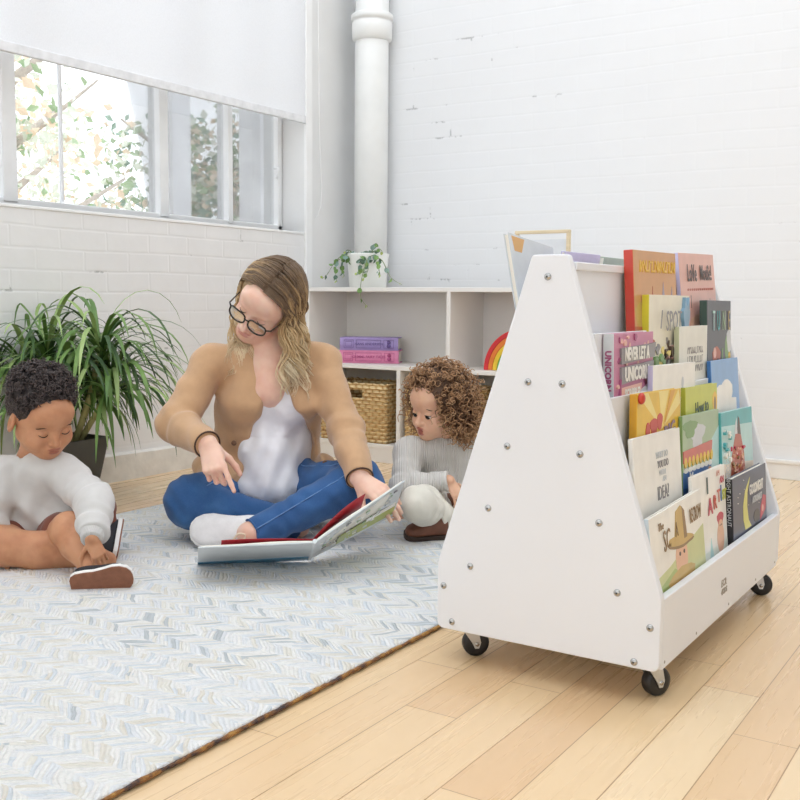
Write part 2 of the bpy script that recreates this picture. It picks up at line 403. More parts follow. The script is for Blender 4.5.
for sgn in (1, -1):
    def BXR(u0, u1, z0, z1): 
        a, b = BX+sgn*u0, BX+sgn*u1
        return (min(a, b), Y0, z0), (max(a, b), Y1, z1)
    rail = MB().box(*BXR(.2114, .2264, ZB, ZS-.004)).build('front_rail', [M_lam], disp, bevel=.002)
    if sgn == 1:
        for yy in (.03, .22, .45, .68, .87):
            b = MB().ball((BX+.2265, BY+yy, ZB+.012), (.0012, .003, .003)); b.build('screw_cap', mat('screw_cap_grey', 'a9a49c', .5), rail)
        lg = MB(); T = Matrix.Translation((BX+.2268, BY+.405, ZB+.0625)) @ Matrix.Rotation(PI/2, 4, 'Z')
        text_mb(lg, 'ECR', T, .021, bold=.0006); text_mb(lg, '4KIDS', T @ Matrix.Translation((0.004, 0, -.017)), .017, bold=.0005)
        lg.build('logo', mat('logo_grey', 'a39c92', .6), rail)
    MB().box(*BXR(.0, .2114, ZB+.005, ZB+.02)).build('bottom_board', M_lam, disp)
    for k in range(5):
        if k > 0:   # riser board whose top edge is the lip of the tier
            MB().box(*BXR(LIPU[k]-.006, LIPU[k], FLZ[k-1]-.012, LIPZ[k])).build('riser', [M_lam], disp, bevel=.0012)
        nu = LIPU[k+1]-.006 if k < 4 else .028
        MB().box(*BXR(nu, LIPU[k]-.006 if k else .2114, FLZ[k]-.012, FLZ[k])).build('tier_shelf', [M_lam], disp)
    MB().box(*BXR(.028, .04, .612, .770)).build('top_back_board', M_lam, disp)
MB().box((BX-.046, Y0, .770), (BX+.046, Y1, .785)).build('top_lid', [M_lam], disp, bevel=.002)
for (u, v, ang) in ((HB-.032, .055, 1.05), (-HB+.045, .055, .75), (HB-.034, BL-.075, .30), (-HB+.045, BL-.08, .9)):
    c = thing('caster', None, None); c.parent = disp; c['_o'] = disp['_o']
    x, y = BX+u, BY+v
    T = Matrix.Translation((x, y, 0)) @ Matrix.Rotation(ang, 4, 'Z')
    MB().box((-.02, -.02, ZB-.004), (.02, .02, ZB), mtx=T).build('mount_plate', M_fork, c)
    MB().cyl(T @ Vector((0, 0, ZB-.012)), T @ Vector((0, 0, ZB-.004)), .014).build('swivel', M_fork, c)
    w = MB(); w.lathe([(.006, -.011), (.02, -.0115), (.0255, -.010), (.027, -.006), (.027, .006), (.0255, .010), (.02, .0115), (.006, .011)], n=32, mtx=T @ Matrix.Translation((.012, 0, .027)) @ Matrix.Rotation(PI/2, 4, 'X')); w.build('wheel', M_wheel, c)
    w = MB(); 
    for s in (-1, 1):
        w.prism([(-.016, ZB-.01), (.014, ZB-.01), (.02, .03), (.016, .018), (.008, .018), (.002, .03)], 'y', s*.014-.0012, s*.014+.0012, mtx=T)
    w.build('fork', M_fork, c)
    MB().cyl(T @ Vector((.012, -.0165, .027)), T @ Vector((.012, .0165, .027)), .0045, n=12).build('axle', M_steel, c)

# ------------------------------------------------------------------ picture books
def cm(name, c, rough=.35, var=.06): return mat('cover_'+name, c, rough, var, 18, coat=.15)
M_pages = mat('page_edges', 'f1ece0', .8, .05, 300, stretch=(1, 1, 8))
def blob(cx, cz, rx, rz, n=18, wob=0, ph=0, rot=0):
    out = []
    for k in range(n):
        a = 2*PI*k/n; r = 1+wob*math.sin(3*a+ph)+wob*.6*math.sin(5*a+ph*2)
        x, z = rx*r*math.cos(a), rz*r*math.sin(a)
        out.append((cx+x*math.cos(rot)-z*math.sin(rot), cz+x*math.sin(rot)+z*math.cos(rot)))
    return out
def bar(x0, z0, x1, z1, w):
    d = Vector((x1-x0, z1-z0)); d.normalize(); p = Vector((-d.y, d.x))*w/2
    return [(x0+p.x, z0+p.y), (x0-p.x, z0-p.y), (x1-p.x, z1-p.y), (x1+p.x, z1+p.y)]
def picture_book(label, group, mtx, w, h, t, cover, spine=None, art=(), titles=(), spine_titles=(), name='picture_book', hard=True, dz=None):
    """local frame: x from the spine, z up, the front cover at y=0 facing -y"""
    zf = (lambda z: z) if dz is None else (lambda z: dz[0]-(dz[1]-z)*dz[2])
    root = thing(name, label, 'book', group=group, mtx=mtx); root['_o'] = (0., 0., 0.)
    bt = .0022 if hard else .0006; ov = .003 if hard else 0
    mb = MB().box((.001, 0, 0), (w, bt, h)).box((.001, t-bt, 0), (w, t, h)).box((0, .0008, 0), (bt, t-.0008, h), 1)
    mb.build('cover', [cover, spine or cover], root, bevel=.0007, seg=1)
    MB().box((bt, bt, ov), (w-ov, t-bt, h-ov)).build('pages', M_pages, root)
    if art:
        ms = []; mb = MB()
        for k, (mm, poly) in enumerate(art):
            if mm not in ms: ms.append(mm)
            poly = [(x, zf(z) if z > .0011 else 0) for x, z in poly]
            if max(z for x, z in poly) < .002: continue
            poly = [(min(max(x, .0012), w-.0005), min(max(z, .0005), h-.0005)) for x, z in poly]
            d = .0003+.00010*k
            mb.prism(poly, 'y', -d, .0002, ms.index(mm))
        mb.build('cover_art', ms, root)
    for (s, x, z, size, mm, kw) in titles:
        mb = MB(); kw = dict(kw); rot = kw.pop('rot', 0); dep = .0008+.00010*len(art)
        text_mb(mb, s, Matrix.Translation((x, -dep, zf(z))) @ Matrix.Rotation(-rot, 4, 'Y'), size*(dz[2] if dz else 1), **kw)
        mb.build('title', mm, root)
    for (s, z, size, mm, kw) in spine_titles:
        mb = MB(); text_mb(mb, s, Matrix.Translation((-.0004, t/2, z)) @ Matrix.Rotation(-PI/2, 4, 'Z') @ Matrix.Rotation(PI/2, 4, 'Y') @ Matrix.Translation((0, 0, -size*.35)), size, **kw)
        mb.build('spine_title', mm, root)
    return root
# tier, set back, distance from the near panel, lean, tilt, width, height
BK = {
'scare': (0, 0, 0.022, 6, -1.5, 0.312, 0.168), 'artist': (0, 0.011, 0.298, 5, 0.8, 0.237, 0.198), 'astro': (0, 0, 0.542, 4, 0.5, 0.302, 0.161),
'idea': (1, 0, 0.024, 5, 1.1, 0.266, 0.244), 'whale': (1, 0.011, 0.317, 3, 1.3, 0.260, 0.256), 'tree': (1, 0, 0.580, 4.5, 1.4, 0.268, 0.240),
'yellow': (2, 0, 0.080, 1.5, 1.3, 0.256, 0.178), 'how': (2, 0, 0.382, 3, 1.1, 0.233, 0.171), 'blue': (2, 0.006, 0.618, 5, 0.2, 0.230, 0.219),
'whites': (2, 0.014, 0.208, 1.5, 1.0, 0.273, 0.224), 'uni': (3, 0, 0.052, 1.5, 0.0, 0.211, 0.143), 'whitet': (3, 0, 0.429, 1.5, 0, 0.205, 0.149),
'ispy': (3, 0.018, 0.290, 1.5, 0.1, 0.262, 0.215), 'tune': (3, 0, 0.640, 2.5, 0.3, 0.200, 0.205), 'orange': (4, 0, 0.250, 3.5, -0.6, 0.266, 0.190), 'pink': (4, 0, 0.566, 6, -1.4, 0.275, 0.198)}
FLZ = [.165, .222, .362, .513, .627]; FLU = [.2114, .178, .147, .111, .077]
FAC = {'idea': .74, 'whale': .92, 'tree': .85, 'scare': .66, 'artist': .68, 'astro': .63, 'uni': .98, 'yellow': .9, 'how': .85, 'tune': .9}
def bk(n, h0):
    k, off, v, lean, rot, w, h = BK[n]
    return w, h, (h, h0, FAC.get(n, 1))
def bkm(n):
    k, off, v, lean, rot, w, h = BK[n]
    lean, rot = R(lean), R(rot)
    e1 = Vector((0, 1, 0)); n = Vector((math.cos(lean), 0, math.sin(lean))); e2 = Vector((-math.sin(lean), 0, math.cos(lean)))
    a1 = e1*math.cos(rot)-e2*math.sin(rot); a2 = e1*math.sin(rot)+e2*math.cos(rot)
    o = Vector((BX+FLU[k]-.001-off, BY+v, FLZ[k]+.0005))
    if rot > 0: o = o+e2*w*math.sin(rot)
    return Matrix(((a1.x, -n.x, a2.x, o.x), (a1.y, -n.y, a2.y, o.y), (a1.z, -n.z, a2.z, o.z), (0, 0, 0, 1)))
c_white = cm('white', 'f3f1ea'); c_cream = cm('cream', 'ece6d2'); c_pink = cm('pink', 'c77f9f'); c_dpink = cm('deep_pink', 'a85a80'); c_grey = cm('grey', '8d8a8c')
c_black = cm('black', '23242b'); c_night = cm('night_blue', '4c5266'); c_yel = cm('yellow', 'e7bf3c'); c_lyel = cm('pale_yellow', 'f0dc86'); c_lime = cm('lime', 'c7cc4e')
c_red = cm('red', 'c8402e'); c_teal = cm('teal', '58b2b6'); c_lteal = cm('pale_teal', 'b9dedd'); c_blue = cm('blue', '3f74b4'); c_sky = cm('sky_blue', '86afdd'); c_green = cm('green', '7fa36a')
c_sage = cm('sage', 'a9bf9c'); c_tan = cm('tan', 'c8a863'); c_brown = cm('brown', '8a6c42'); c_orange = cm('ochre', 'cf9a66'); c_rose = cm('rose', 'e2b1a4'); c_dgreen = cm('dark_green', '3f5a53')
c_lav = cm('lavender', 'c9c2e2'); c_flesh = cm('peach', 'e5b79a'); c_dbrown = cm('dark_brown', '4d3a34'); c_rust = cm('rust', 'b85b42'); c_lgrey = cm('pale_grey', 'cfd3d6'); c_dblue = cm('deep_blue', '2a5791')
GB = 'picture books on the front tiers of the display'
rb = random.Random(3)
def scatter(ms, n, x0, x1, z0, z1, s0, s1, seed):
    q = random.Random(seed)
    return [(q.choice(ms), blob(q.uniform(x0, x1), q.uniform(z0, z1), q.uniform(s0, s1), q.uniform(s0, s1), 8, .15, q.random()*6)) for _ in range(n)]
# front bin
w, h, dz = bk('scare', .262)
picture_book('cream picture book with a straw-hatted scarecrow, nearest in the bottom bin', GB, bkm('scare'), w, h, .010, c_white, cm('pale_blue', 'cfdbe2'),
  [(cm('meadow', 'c9cf96'), [(0, 0), (w, 0), (w, .155), (.23, .135), (.1, .10), (0, .085)]), (cm('lawn', 'a8b970'), [(0, .05), (.12, .085), (.16, .06), (0, .02)]),
   (c_flesh, blob(.165, .10, .036, .06)), (c_tan, blob(.16, .035, .075, .045, 16, .12)), (c_brown, blob(.165, .147, .075, .017, 18, .08, 1, -.15)), (c_tan, blob(.165, .153, .074, .015, 18, .08, 1, -.15)),
   (c_tan, [(.128, .15), (.204, .15), (.196, .23), (.175, .25), (.145, .24)]), (c_brown, [(.185, .15), (.204, .15), (.196, .23), (.182, .245)]), (c_dbrown, blob(.155, .115, .004, .006)), (c_dbrown, blob(.18, .115, .004, .006))],
  [('The', .055, .215, .03, c_brown, dict(shear=.2)), ('SC', .085, .15, .085, c_brown, dict(xs=.62)), ('A', .142, .17, .06, c_brown, dict(xs=.6)), ('RECROW', .262, .18, .062, c_brown, dict(xs=.42))], dz=dz)
w, h, dz = bk('artist', .30)
picture_book('white picture book with red hand-lettered artist title in the bottom bin', GB, bkm('artist'), w, h, .008, c_white, None,
  [(cm('wash', 'e9efe4'), [(0, 0), (w, 0), (w, .06), (0, .05)]), (c_flesh, blob(.185, .075, .026, .048)), (cm('crimson', 'c23a55'), blob(.187, .135, .024, .022, 14, .1)), (c_flesh, blob(.187, .112, .017, .02)), (c_lteal, [(.10, .02), (.13, .02), (.115, .09)]), (c_dbrown, blob(.182, .114, .002, .003)), (c_dbrown, blob(.193, .114, .002, .003))],
  [('I', .10, .232, .07, c_dgreen, dict(bold=.001)), ('AM', .18, .272, .026, c_rose, {}), ('AN', .207, .245, .032, cm('crimson', 'c23a55'), {}),
   ('A', .115, .165, .07, cm('crimson', 'c23a55'), dict(bold=.001)), ('R', .15, .175, .06, c_red, dict(bold=.001)), ('T', .18, .19, .055, cm('coral', 'd97b6a'), dict(bold=.001)), ('I', .198, .19, .07, c_blue, dict(bold=.001)), ('ST', .222, .19, .045, c_lime, dict(bold=.001))], dz=dz)
w, h, dz = bk('astro', .265)
picture_book('dark grey night-sky picture book with a yellow crescent moon in the bottom bin', GB, bkm('astro'), w, h, .016, c_night, c_black,
  [(c_black, [(.0, 0), (.3, 0), (.3, .05), (.2, .06), (.1, .035), (0, .05)]), (cm('moon', 'dcd774'), [(.10, .06), (.085, .10), (.085, .15), (.105, .20), (.15, .243), (.125, .19), (.12, .14), (.13, .09), (.155, .06)]),
   (cm('crimson', 'c23a55'), [(.235, .06), (.29, .09), (.298, .14), (.27, .15), (.245, .11)]), (c_black, blob(.205, .085, .028, .026)), (c_rose, blob(.262, .10, .008, .014))]+scatter([c_white], 10, .02, .28, .1, .25, .001, .0018, 4),
  [('GOODNIGHT', .20, .178, .052, c_white, dict(xs=.62, bold=.0008)), ('ASTRONAUT', .205, .142, .034, c_lgrey, dict(xs=.7, bold=.0004))], [('GOODNIGHT ASTRONAUT', .13, .012, c_lgrey, {})], dz=dz)
# second tier
w, h, dz = bk('idea', .192)
picture_book('plain white picture book with grey hand-drawn idea lettering', GB, bkm('idea'), w, h, .010, c_white, None,
  [(cm('leafy_edge', 'd5d9b0'), [(0, h-.012), (.09, h-.006), (w, h-.014), (w, h), (0, h)])],
  [('WHAT DO', .15, .128, .024, c_lgrey, dict(xs=.8)), ('YOU DO', .155, .103, .027, c_grey, dict(xs=.8)), ('WITH', .15, .083, .02, c_lgrey, {}), ('AN', .16, .066, .02, c_lgrey, {}), ('IDEA?', .15, .022, .05, c_grey, dict(xs=.72))], dz=dz)
w, h, dz = bk('whale', .200)
picture_book('sage and blue picture book with a scalloped red awning on its cover', GB, bkm('whale'), w, h, .009, c_sage, c_green,
  [(c_lteal, [(.17, 0), (w, 0), (w, .16), (.2, .13)]), (c_lgrey, blob(.10, .15, .05, .03, 16, .2)), (c_green, blob(.05, .17, .045, .02, 16, .2)), (c_blue, [(0, 0), (.19, 0), (.2, .08), (0, .075)]), (c_dblue, [(0, 0), (.13, 0), (.12, .035), (0, .04)])]
  +[(c_white, blob(.02+.028*k, .078, .015, .006)) for k in range(7)]+[(cm('awning', 'cf6a5c'), [(.0, .095), (.2, .10), (.205, .13), (.0, .122)])]+[(c_yel, blob(.015+.026*k, .096, .009, .012)) for k in range(8)]+[(c_orange, blob(.185, .055, .012, .014))],
  [('My', .055, .048, .034, c_white, dict(bold=.0008)), ('House', .12, .052, .022, c_white, {}), ('Sea', .05, .01, .03, c_lteal, dict(bold=.0006))][:1], dz=dz)
w, h, dz = bk('tree', .186)
picture_book('turquoise picture book with a tall rust red tower on its cover', GB, bkm('tree'), w, h, .010, c_lteal, c_teal,
  [(c_teal, [(0, .15), (w, .14), (w, h), (0, h)]), (cm('sand', 'e8dccb'), [(0, 0), (w, 0), (w, .03), (0, .05)]), (c_rust, [(.05, 0), (.2, 0), (.185, .06), (.16, .115), (.145, .13), (.12, .13), (.1, .1), (.07, .05)]), (c_dbrown, [(.13, .12), (.16, .115), (.15, .16), (.138, .168)]), (c_lgrey, [(.105, .12), (.13, .12), (.128, .165), (.115, .15)])]
  +scatter([c_orange, c_rose, c_brown, c_flesh, cm('crimson', 'c23a55')], 46, .07, .18, .005, .085, .003, .006, 8)+scatter([c_teal, c_white], 12, .01, .06, .05, .14, .004, .009, 9), dz=dz)
# third tier
w, h, dz = bk('yellow', .142)
picture_book('bright yellow picture book with a red knob on its corner, behind the white idea book', GB, bkm('yellow'), w, h, .015, c_yel, cm('amber', 'd9a02a'),
  [(c_lyel, [(.0, h), (.06, h), (.14, .06)]), (c_lyel, [(.12, h), (.18, h), (.14, .06)]), (c_lyel, [(.24, h), (w, .11), (.14, .06)]), (cm('amber', 'd9a02a'), [(.19, h), (.22, h), (.15, .06)]), (c_red, blob(.095, .068, .022, .02, 14, .15)), (c_red, blob(.128, .078, .016, .018, 14, .1)), (c_red, blob(.06, .06, .012, .02)), (c_tan, blob(.08, .035, .03, .02, 12, .2))],
  [('MADE', .19, .078, .022, cm('plum', '8a6a80'), dict(rot=.2))][:0]+[('BIG', .19, .035, .05, cm('plum', '8a6a80'), dict(rot=.18, bold=.001))], dz=dz)
MB().ball((0, -.004, 0), (.011, .007, .011)).build('red_knob', c_red, bpy.data.objects['picture_book.006' if 'picture_book.006' in bpy.data.objects else 'picture_book'], origin=(-.012, 0, -(h-.008)))
w, h, dz = bk('how', .135)
picture_book('lime green picture book with scratchy black lettering on the middle tier', GB, bkm('how'), w, h, .012, c_lime, cm('olive', 'a9ad35'),
  [(c_yel, blob(.215, .085, .02, .03, 12, .1)), (c_brown, blob(.215, .08, .008, .02)), (cm('olive', 'a9ad35'), [(0, 0), (w, 0), (w, .03), (0, .02)])], [('How to', .115, .062, .052, c_dgreen, dict(xs=.7, rot=.08))], dz=dz)
w, h, dz = bk('blue', .186)
picture_book('sky blue picture book with a white cloud, at the far end of the middle tier', GB, bkm('blue'), w, h, .010, c_sky, c_blue,
  [(c_white, blob(.07, .10, .045, .03, 14, .1)), (c_white, blob(.12, .105, .05, .035, 14, .08)), (c_white, [(.03, 0), (.205, 0), (.2, .09), (.03, .10)]), (c_lav, blob(.2, .03, .02, .03)), (c_lav, blob(.06, .02, .03, .02))], [('by the', .12, .088, .02, c_dblue, dict(rot=.1)), ('Goodnight', .12, .150, .022, c_white, dict(bold=.0004))][:0], dz=dz)
w, h, dz = bk('whites', .190)
picture_book('small white picture book standing behind the yellow and lime books', GB, bkm('whites'), w, h, .012, c_white, c_lav,
  [(c_lgrey, blob(.185, .15, .007, .012)), (c_lgrey, bar(.18, .14, .176, .10, .002)), (c_lgrey, bar(.19, .14, .2, .10, .002)), (c_lgrey, bar(.16, .118, .21, .122, .002))]+[(c_lgrey, bar(.12+.02*k, .105, .125+.02*k, .12, .002)) for k in range(5)], dz=dz)
# fourth tier
w, h, dz = bk('uni', .146)
picture_book('pink picture book with bold white unicorn lettering, nearest on the fourth tier', GB, bkm('uni'), w, h, .022, c_pink, c_lgrey,
  scatter([c_dpink, c_rose], 40, .01, .20, .005, .14, .003, .007, 2)+[(c_dpink, [(.02, .02), (.16, .012), (.14, .06), (.03, .07)]), (c_grey, [(.028, .088), (.21, .096), (.21, .123), (.028, .118)]), (c_grey, [(.028, .05), (.2, .06), (.205, .088), (.028, .082)]), (c_rose, [(.028, .018), (.13, .022), (.135, .048), (.028, .044)]), (c_lgrey, blob(.175, .022, .04, .022, 16, .2))],
  [('NEVER LET A', .108, .095, .034, c_white, dict(xs=.68, bold=.0012)), ('UNICORN', .108, .056, .036, c_white, dict(xs=.8, bold=.0014)), ('SCRIBBLE!', .083, .022, .026, c_white, dict(xs=.72, bold=.001))], [('UNICORN', .075, .016, c_dpink, dict(bold=.0008))], dz=dz)
w, h, dz = bk('whitet', .150)
picture_book('plain pale book with small grey capital lettering on the fourth tier', GB, bkm('whitet'), w, h, .012, cm('eggshell', 'e6e5da'), cm('sage_spine', 'c7cba8'),
  [], [('GOOD', .12, .085, .024, c_grey, {}), ('PEOPLE', .12, .062, .024, c_grey, {}), ('EVERYWHERE', .12, .042, .018, c_grey, {})][:0]+[(s, .115, .088-.02*k, .021, c_grey, {}) for k, s in enumerate(['IMAGINE', 'IF I', 'COULD'][:0])], dz=dz)
bookp = bpy.data.objects[[o.name for o in bpy.data.objects if o.name.startswith('picture_book')][-1]]
mb = MB(); q = random.Random(5)
for r_ in range(3):
    x = .06
    while x < .165:
        zz = .096-.02*r_; mb.prism(bar(x, zz-.007, x, zz+.007, .0022), 'y', -.0006, 0); mb.prism(bar(x, zz+q.choice((-.007, .007, 0)), x+.007, zz+q.choice((-.007, .007)), .002), 'y', -.0006, 0); x += .0115
mb.build('cover_art', c_grey, bookp)
w, h, dz = bk('ispy', .214)
picture_book('cream picture book with a yellow spine and a blue cat shape by its title', GB, bkm('ispy'), w, h, .016, c_cream, cm('lemon', 'd9cf3e'),
  scatter([c_tan, c_green, c_rust, c_lyel, c_dbrown, c_rose, c_grey], 70, .01, .25, .01, .12, .005, .012, 6)+[(cm('dusty_blue', '7fa3bd'), blob(.225, .165, .022, .03, 14, .12)), (cm('dusty_blue', '7fa3bd'), [(.21, .185), (.215, .21), (.224, .19)]), (cm('dusty_blue', '7fa3bd'), [(.228, .19), (.242, .21), (.243, .185)])],
  [('I', .05, .145, .055, c_grey, dict(shear=.2)), ('SPOT', .135, .14, .06, c_grey, dict(xs=.72))], dz=dz)
w, h, dz = bk('tune', .206)
picture_book('dark charcoal picture book with tall teal capitals and flower shapes', GB, bkm('tune'), w, h, .018, cm('charcoal', '4a4d55'), c_dgreen,
  [(c_green, blob(.17, .07, .022, .05, 14, .1)), (c_lgrey, blob(.185, .10, .022, .032, 14, .1)), (c_rust, blob(.075, .05, .03, .04, 14, .15)), (c_black, blob(.085, .035, .012, .02)), (c_rose, blob(.06, .07, .012, .014)), (c_yel, blob(.185, .055, .01, .014)), (c_green, bar(.12, 0, .125, .08, .006))],
  [('T', .05, .128, .075, c_lteal, dict(xs=.5)), ('U', .09, .128, .075, c_teal, dict(xs=.5)), ('N', .135, .128, .075, c_sage, dict(xs=.5)), ('E', .18, .128, .075, cm('bronze', 'b7a06d'), dict(xs=.55))], dz=dz)
# top tier
w, h, dz = bk('orange', .192)
picture_book('large tan picture book with a red spine at the top of the display', GB, bkm('orange'), w, h, .020, c_orange, c_red,
  [(c_tan, blob(.08, .05, .07, .05, 16, .15)), (c_rust, [(0, 0), (w, 0), (w, .03), (0, .04)]), (cm('mauve', '9c8fa3'), [(.15, .03), (.2, .03), (.185, .10), (.178, .13), (.17, .10)]), (cm('mauve', '9c8fa3'), [(.215, .03), (.245, .03), (.235, .12), (.228, .1)]), (c_rust, [(.1, .05), (.115, .05), (.11, .12), (.104, .09)]), (c_dbrown, bar(.06, .04, .065, .1, .002)), (c_dbrown, bar(.065, .07, .08, .095, .002)), (c_tan, blob(.25, .06, .02, .03))]
  +[(cm('straw', 'e3bd55'), bar(.035+.018*k, .148, .04+.018*k, .172, .004)) for k in range(13)]+[(cm('straw', 'e3bd55'), bar(.037+.018*k, .17 if k % 2 else .15, .05+.018*k, .152 if k % 3 else .168, .0035)) for k in range(12)], [], [], dz=dz)
w, h, dz = bk('pink', .196)
picture_book('rose pink picture book with brown love mouse lettering at the top of the display', GB, bkm('pink'), w, h, .010, c_rose, c_lav,
  [(c_dbrown, [(.20, .03), (.24, .03), (.222, .09)]), (c_dbrown, bar(.07, .07, .072, .1, .003)), (c_flesh, blob(.12, .03, .07, .025))]+[(c_rust, bar(.05+.016*k, .112, .06+.016*k, .113, .005)) for k in range(13)], [('LoVe', .085, .132, .055, c_dbrown, dict(xs=.62, bold=.0006)), ('MouSe!', .195, .134, .050, c_dbrown, dict(xs=.62, bold=.0006))], dz=dz)
# books on the other side of the display, their tops showing over the lid
GO = 'picture books on the far side of the display'
def far_mtx(v0, u, z, lean, rot):
    lean, rot = R(lean), R(rot)
    e1 = Vector((0, -1, 0)); n = Vector((-math.cos(lean), 0, math.sin(lean))); e2 = Vector((math.sin(lean), 0, math.cos(lean)))
    a1 = e1*math.cos(rot)-e2*math.sin(rot); a2 = e1*math.sin(rot)+e2*math.cos(rot); o = Vector((BX+u, BY+v0, z))
    return Matrix(((a1.x, -n.x, a2.x, o.x), (a1.y, -n.y, a2.y, o.y), (a1.z, -n.z, a2.z, o.z), (0, 0, 0, 1)))
# ------------------------------------------------------------------ rug
RUGZ = .013
def rug_mat():
    t = NT('chevron_weave')
    co = t.n('ShaderNodeTexCoord'); wob = t.n('ShaderNodeTexNoise', Scale=7, Detail=2); t.l(co.outputs['Object'], wob.inputs['Vector'])
    wv = t.n('ShaderNodeVectorMath', operation='SCALE'); t.l(wob.outputs['Color'], wv.inputs[0]); wv.inputs['Scale'].default_value = .05
    ad = t.n('ShaderNodeVectorMath', operation='ADD'); t.l(co.outputs['Object'], ad.inputs[0]); t.l(wv.outputs[0], ad.inputs[1])
    sp = t.n('ShaderNodeSeparateXYZ'); t.l(ad.outputs[0], sp.inputs[0])
    a = t.math('MULTIPLY', sp.outputs[1], 1/.085)
    half = t.math('FLOOR', t.math('MULTIPLY', a, 2))
    zig = t.math('ABSOLUTE', t.math('SUBTRACT', t.math('FRACT', a), .5))
    tt = t.math('ADD', sp.outputs[0], t.math('MULTIPLY', zig, .085))
    u = t.math('MULTIPLY', t.math('ADD', tt, t.math('MULTIPLY', t.noise(co.outputs['Object'], 45, 2), .007)), 1/.0115)
    yi = t.math('FLOOR', u); ph = t.math('FRACT', u)
    prof = t.math('SINE', t.math('MULTIPLY', ph, PI))
    endp = t.math('SINE', t.math('MULTIPLY', t.math('FRACT', t.math('MULTIPLY', a, 2)), PI))
    endr = t.math('POWER', endp, .35)
    cb = t.n('ShaderNodeCombineXYZ'); t.l(yi, cb.inputs[0]); t.l(half, cb.inputs[1])
    wn = t.n('ShaderNodeTexWhiteNoise', noise_dimensions='3D'); t.l(cb.outputs[0], wn.inputs['Vector'])
    big = t.noise(co.outputs['Object'], 2.2, 3)
    sel = t.math('ADD', t.math('MULTIPLY', wn.outputs['Value'], .72), t.math('MULTIPLY', t.math('SUBTRACT', big, .5), .75))
    c = t.ramp(sel, [(0, srgb('bcc1c3')), (.03, srgb('dedbd2')), (.16, srgb('e4e3df')), (.30, srgb('dcdee0')), (.40, srgb('e3e3e2')), (.52, srgb('d2d7db')), (.60, srgb('e5e3df')), (.70, srgb('dbd6cb')), (.76, srgb('dddfdf'))], 'CONSTANT')
    fl = t.ramp(t.noise(co.outputs['Object'], 30, 4, .7), [(.62, (0, 0, 0)), (.72, (1, 1, 1))])
    flk = t.math('MULTIPLY', fl, .35)
    c2 = t.mix(flk, c, srgb('a5adb4'))
    fine = t.ramp(t.noise(co.outputs['Object'], 110, 3, .7), [(.5, (0, 0, 0)), (.66, (1, 1, 1))])
    c2 = t.mix(t.math('MULTIPLY', fine, .22), c2, srgb('aeb2b2'))
    t.l(c2, t.b.inputs['Base Color']); t.b.inputs['Roughness'].default_value = .95; t.b.inputs['Specular IOR Level'].default_value = .1
    fib = t.noise(co.outputs['Object'], 160, 3, .6)
    h = t.math('ADD', t.math('MULTIPLY', t.math('MULTIPLY', prof, endr), 1.0), t.math('MULTIPLY', fib, .75))
    t.bump(h, .5, .006)
    return t.m
RX0, RX1, RY0, RY1 = -2.53, -1.092, -.2, 3.02
rug = thing('area_rug', 'pale blue and cream chevron woven rug on the wooden floor', 'rug', ((RX0+RX1)/2, (RY0+RY1)/2, 0))
MB().box((RX0, RY0, .0005), (RX1, RY1, RUGZ)).build('woven_field', rug_mat(), rug, bevel=.004)
q = random.Random(11); m = MB()
def edge(p0, p1):
    L = (Vector(p1)-Vector(p0)).length; n = int(L/.012)
    pts = [Vector(p0).lerp(Vector(p1), i/n)+Vector((q.gauss(0, .0006), q.gauss(0, .0006), abs(q.gauss(0, .0006)))) for i in range(n+1)]
    m.tube(pts, [.0036+q.uniform(-.0008, .0010) for _ in pts], 6)
edge((RX1+.002, RY0, .0065), (RX1+.002, RY1, .0065)); edge((RX0-.002, RY0, .0065), (RX0-.002, RY1, .0065)); edge((RX0, RY1+.002, .0065), (RX1, RY1+.002, .0065)); edge((RX0, RY0-.002, .0065), (RX1, RY0-.002, .0065))
t = NT('rug_binding'); v = t.coord(); t.l(t.ramp(t.noise(v, 26, 4, .7), [(.36, srgb('43393a')), (.5, srgb('8d6238')), (.62, srgb('b98d4c')), (.7, srgb('6d5347'))]), t.b.inputs['Base Color']); t.b.inputs['Roughness'].default_value = .9
m.build('edge_binding', t.m, rug)

# ------------------------------------------------------------------ white cubby shelf
M_shelf = mat('shelf_laminate', 'efece7', .42, .02, 3, .03, 70)
SX0, SX1, SY, SD = -2.875, -1.392, 3.67, .30
sh = thing('cubby_shelf', 'low white five-cubby shelf unit against the back wall corner', 'shelf unit', ((SX0+SX1)/2, SY+SD/2, 0))
MB().box((SX0, SY, .747), (SX1, SY+SD, .765)).build('top_board', M_shelf, sh, bevel=.002)
for x in (SX0, SX1-.018): MB().box((x, SY+.001, 0), (x+.018, SY+SD, .747)).build('side_board', M_shelf, sh, bevel=.0015)
MB().box((SX0+.018, SY+.001, .409), (SX1-.018, SY+SD, .427)).build('middle_board', M_shelf, sh, bevel=.0015)
MB().box((SX0+.018, SY+.001, .062), (SX1-.018, SY+SD, .080)).build('bottom_board', M_shelf, sh, bevel=.0015)
MB().box((SX0+.018, SY+.004, 0), (SX1-.018, SY+.02, .062)).build('toe_kick', M_shelf, sh)
MB().box((SX0+.018, SY+SD-.008, .062), (SX1-.018, SY+SD-.002, .747)).build('back_panel', M_shelf, sh)
MB().box((-2.137, SY+.001, .427), (-2.118, SY+SD, .747)).build('divider', M_shelf, sh, bevel=.001)
for x in (-2.382, -1.884): MB().box((x, SY+.001, .080), (x+.019, SY+SD, .409)).build('divider', M_shelf, sh, bevel=.001)

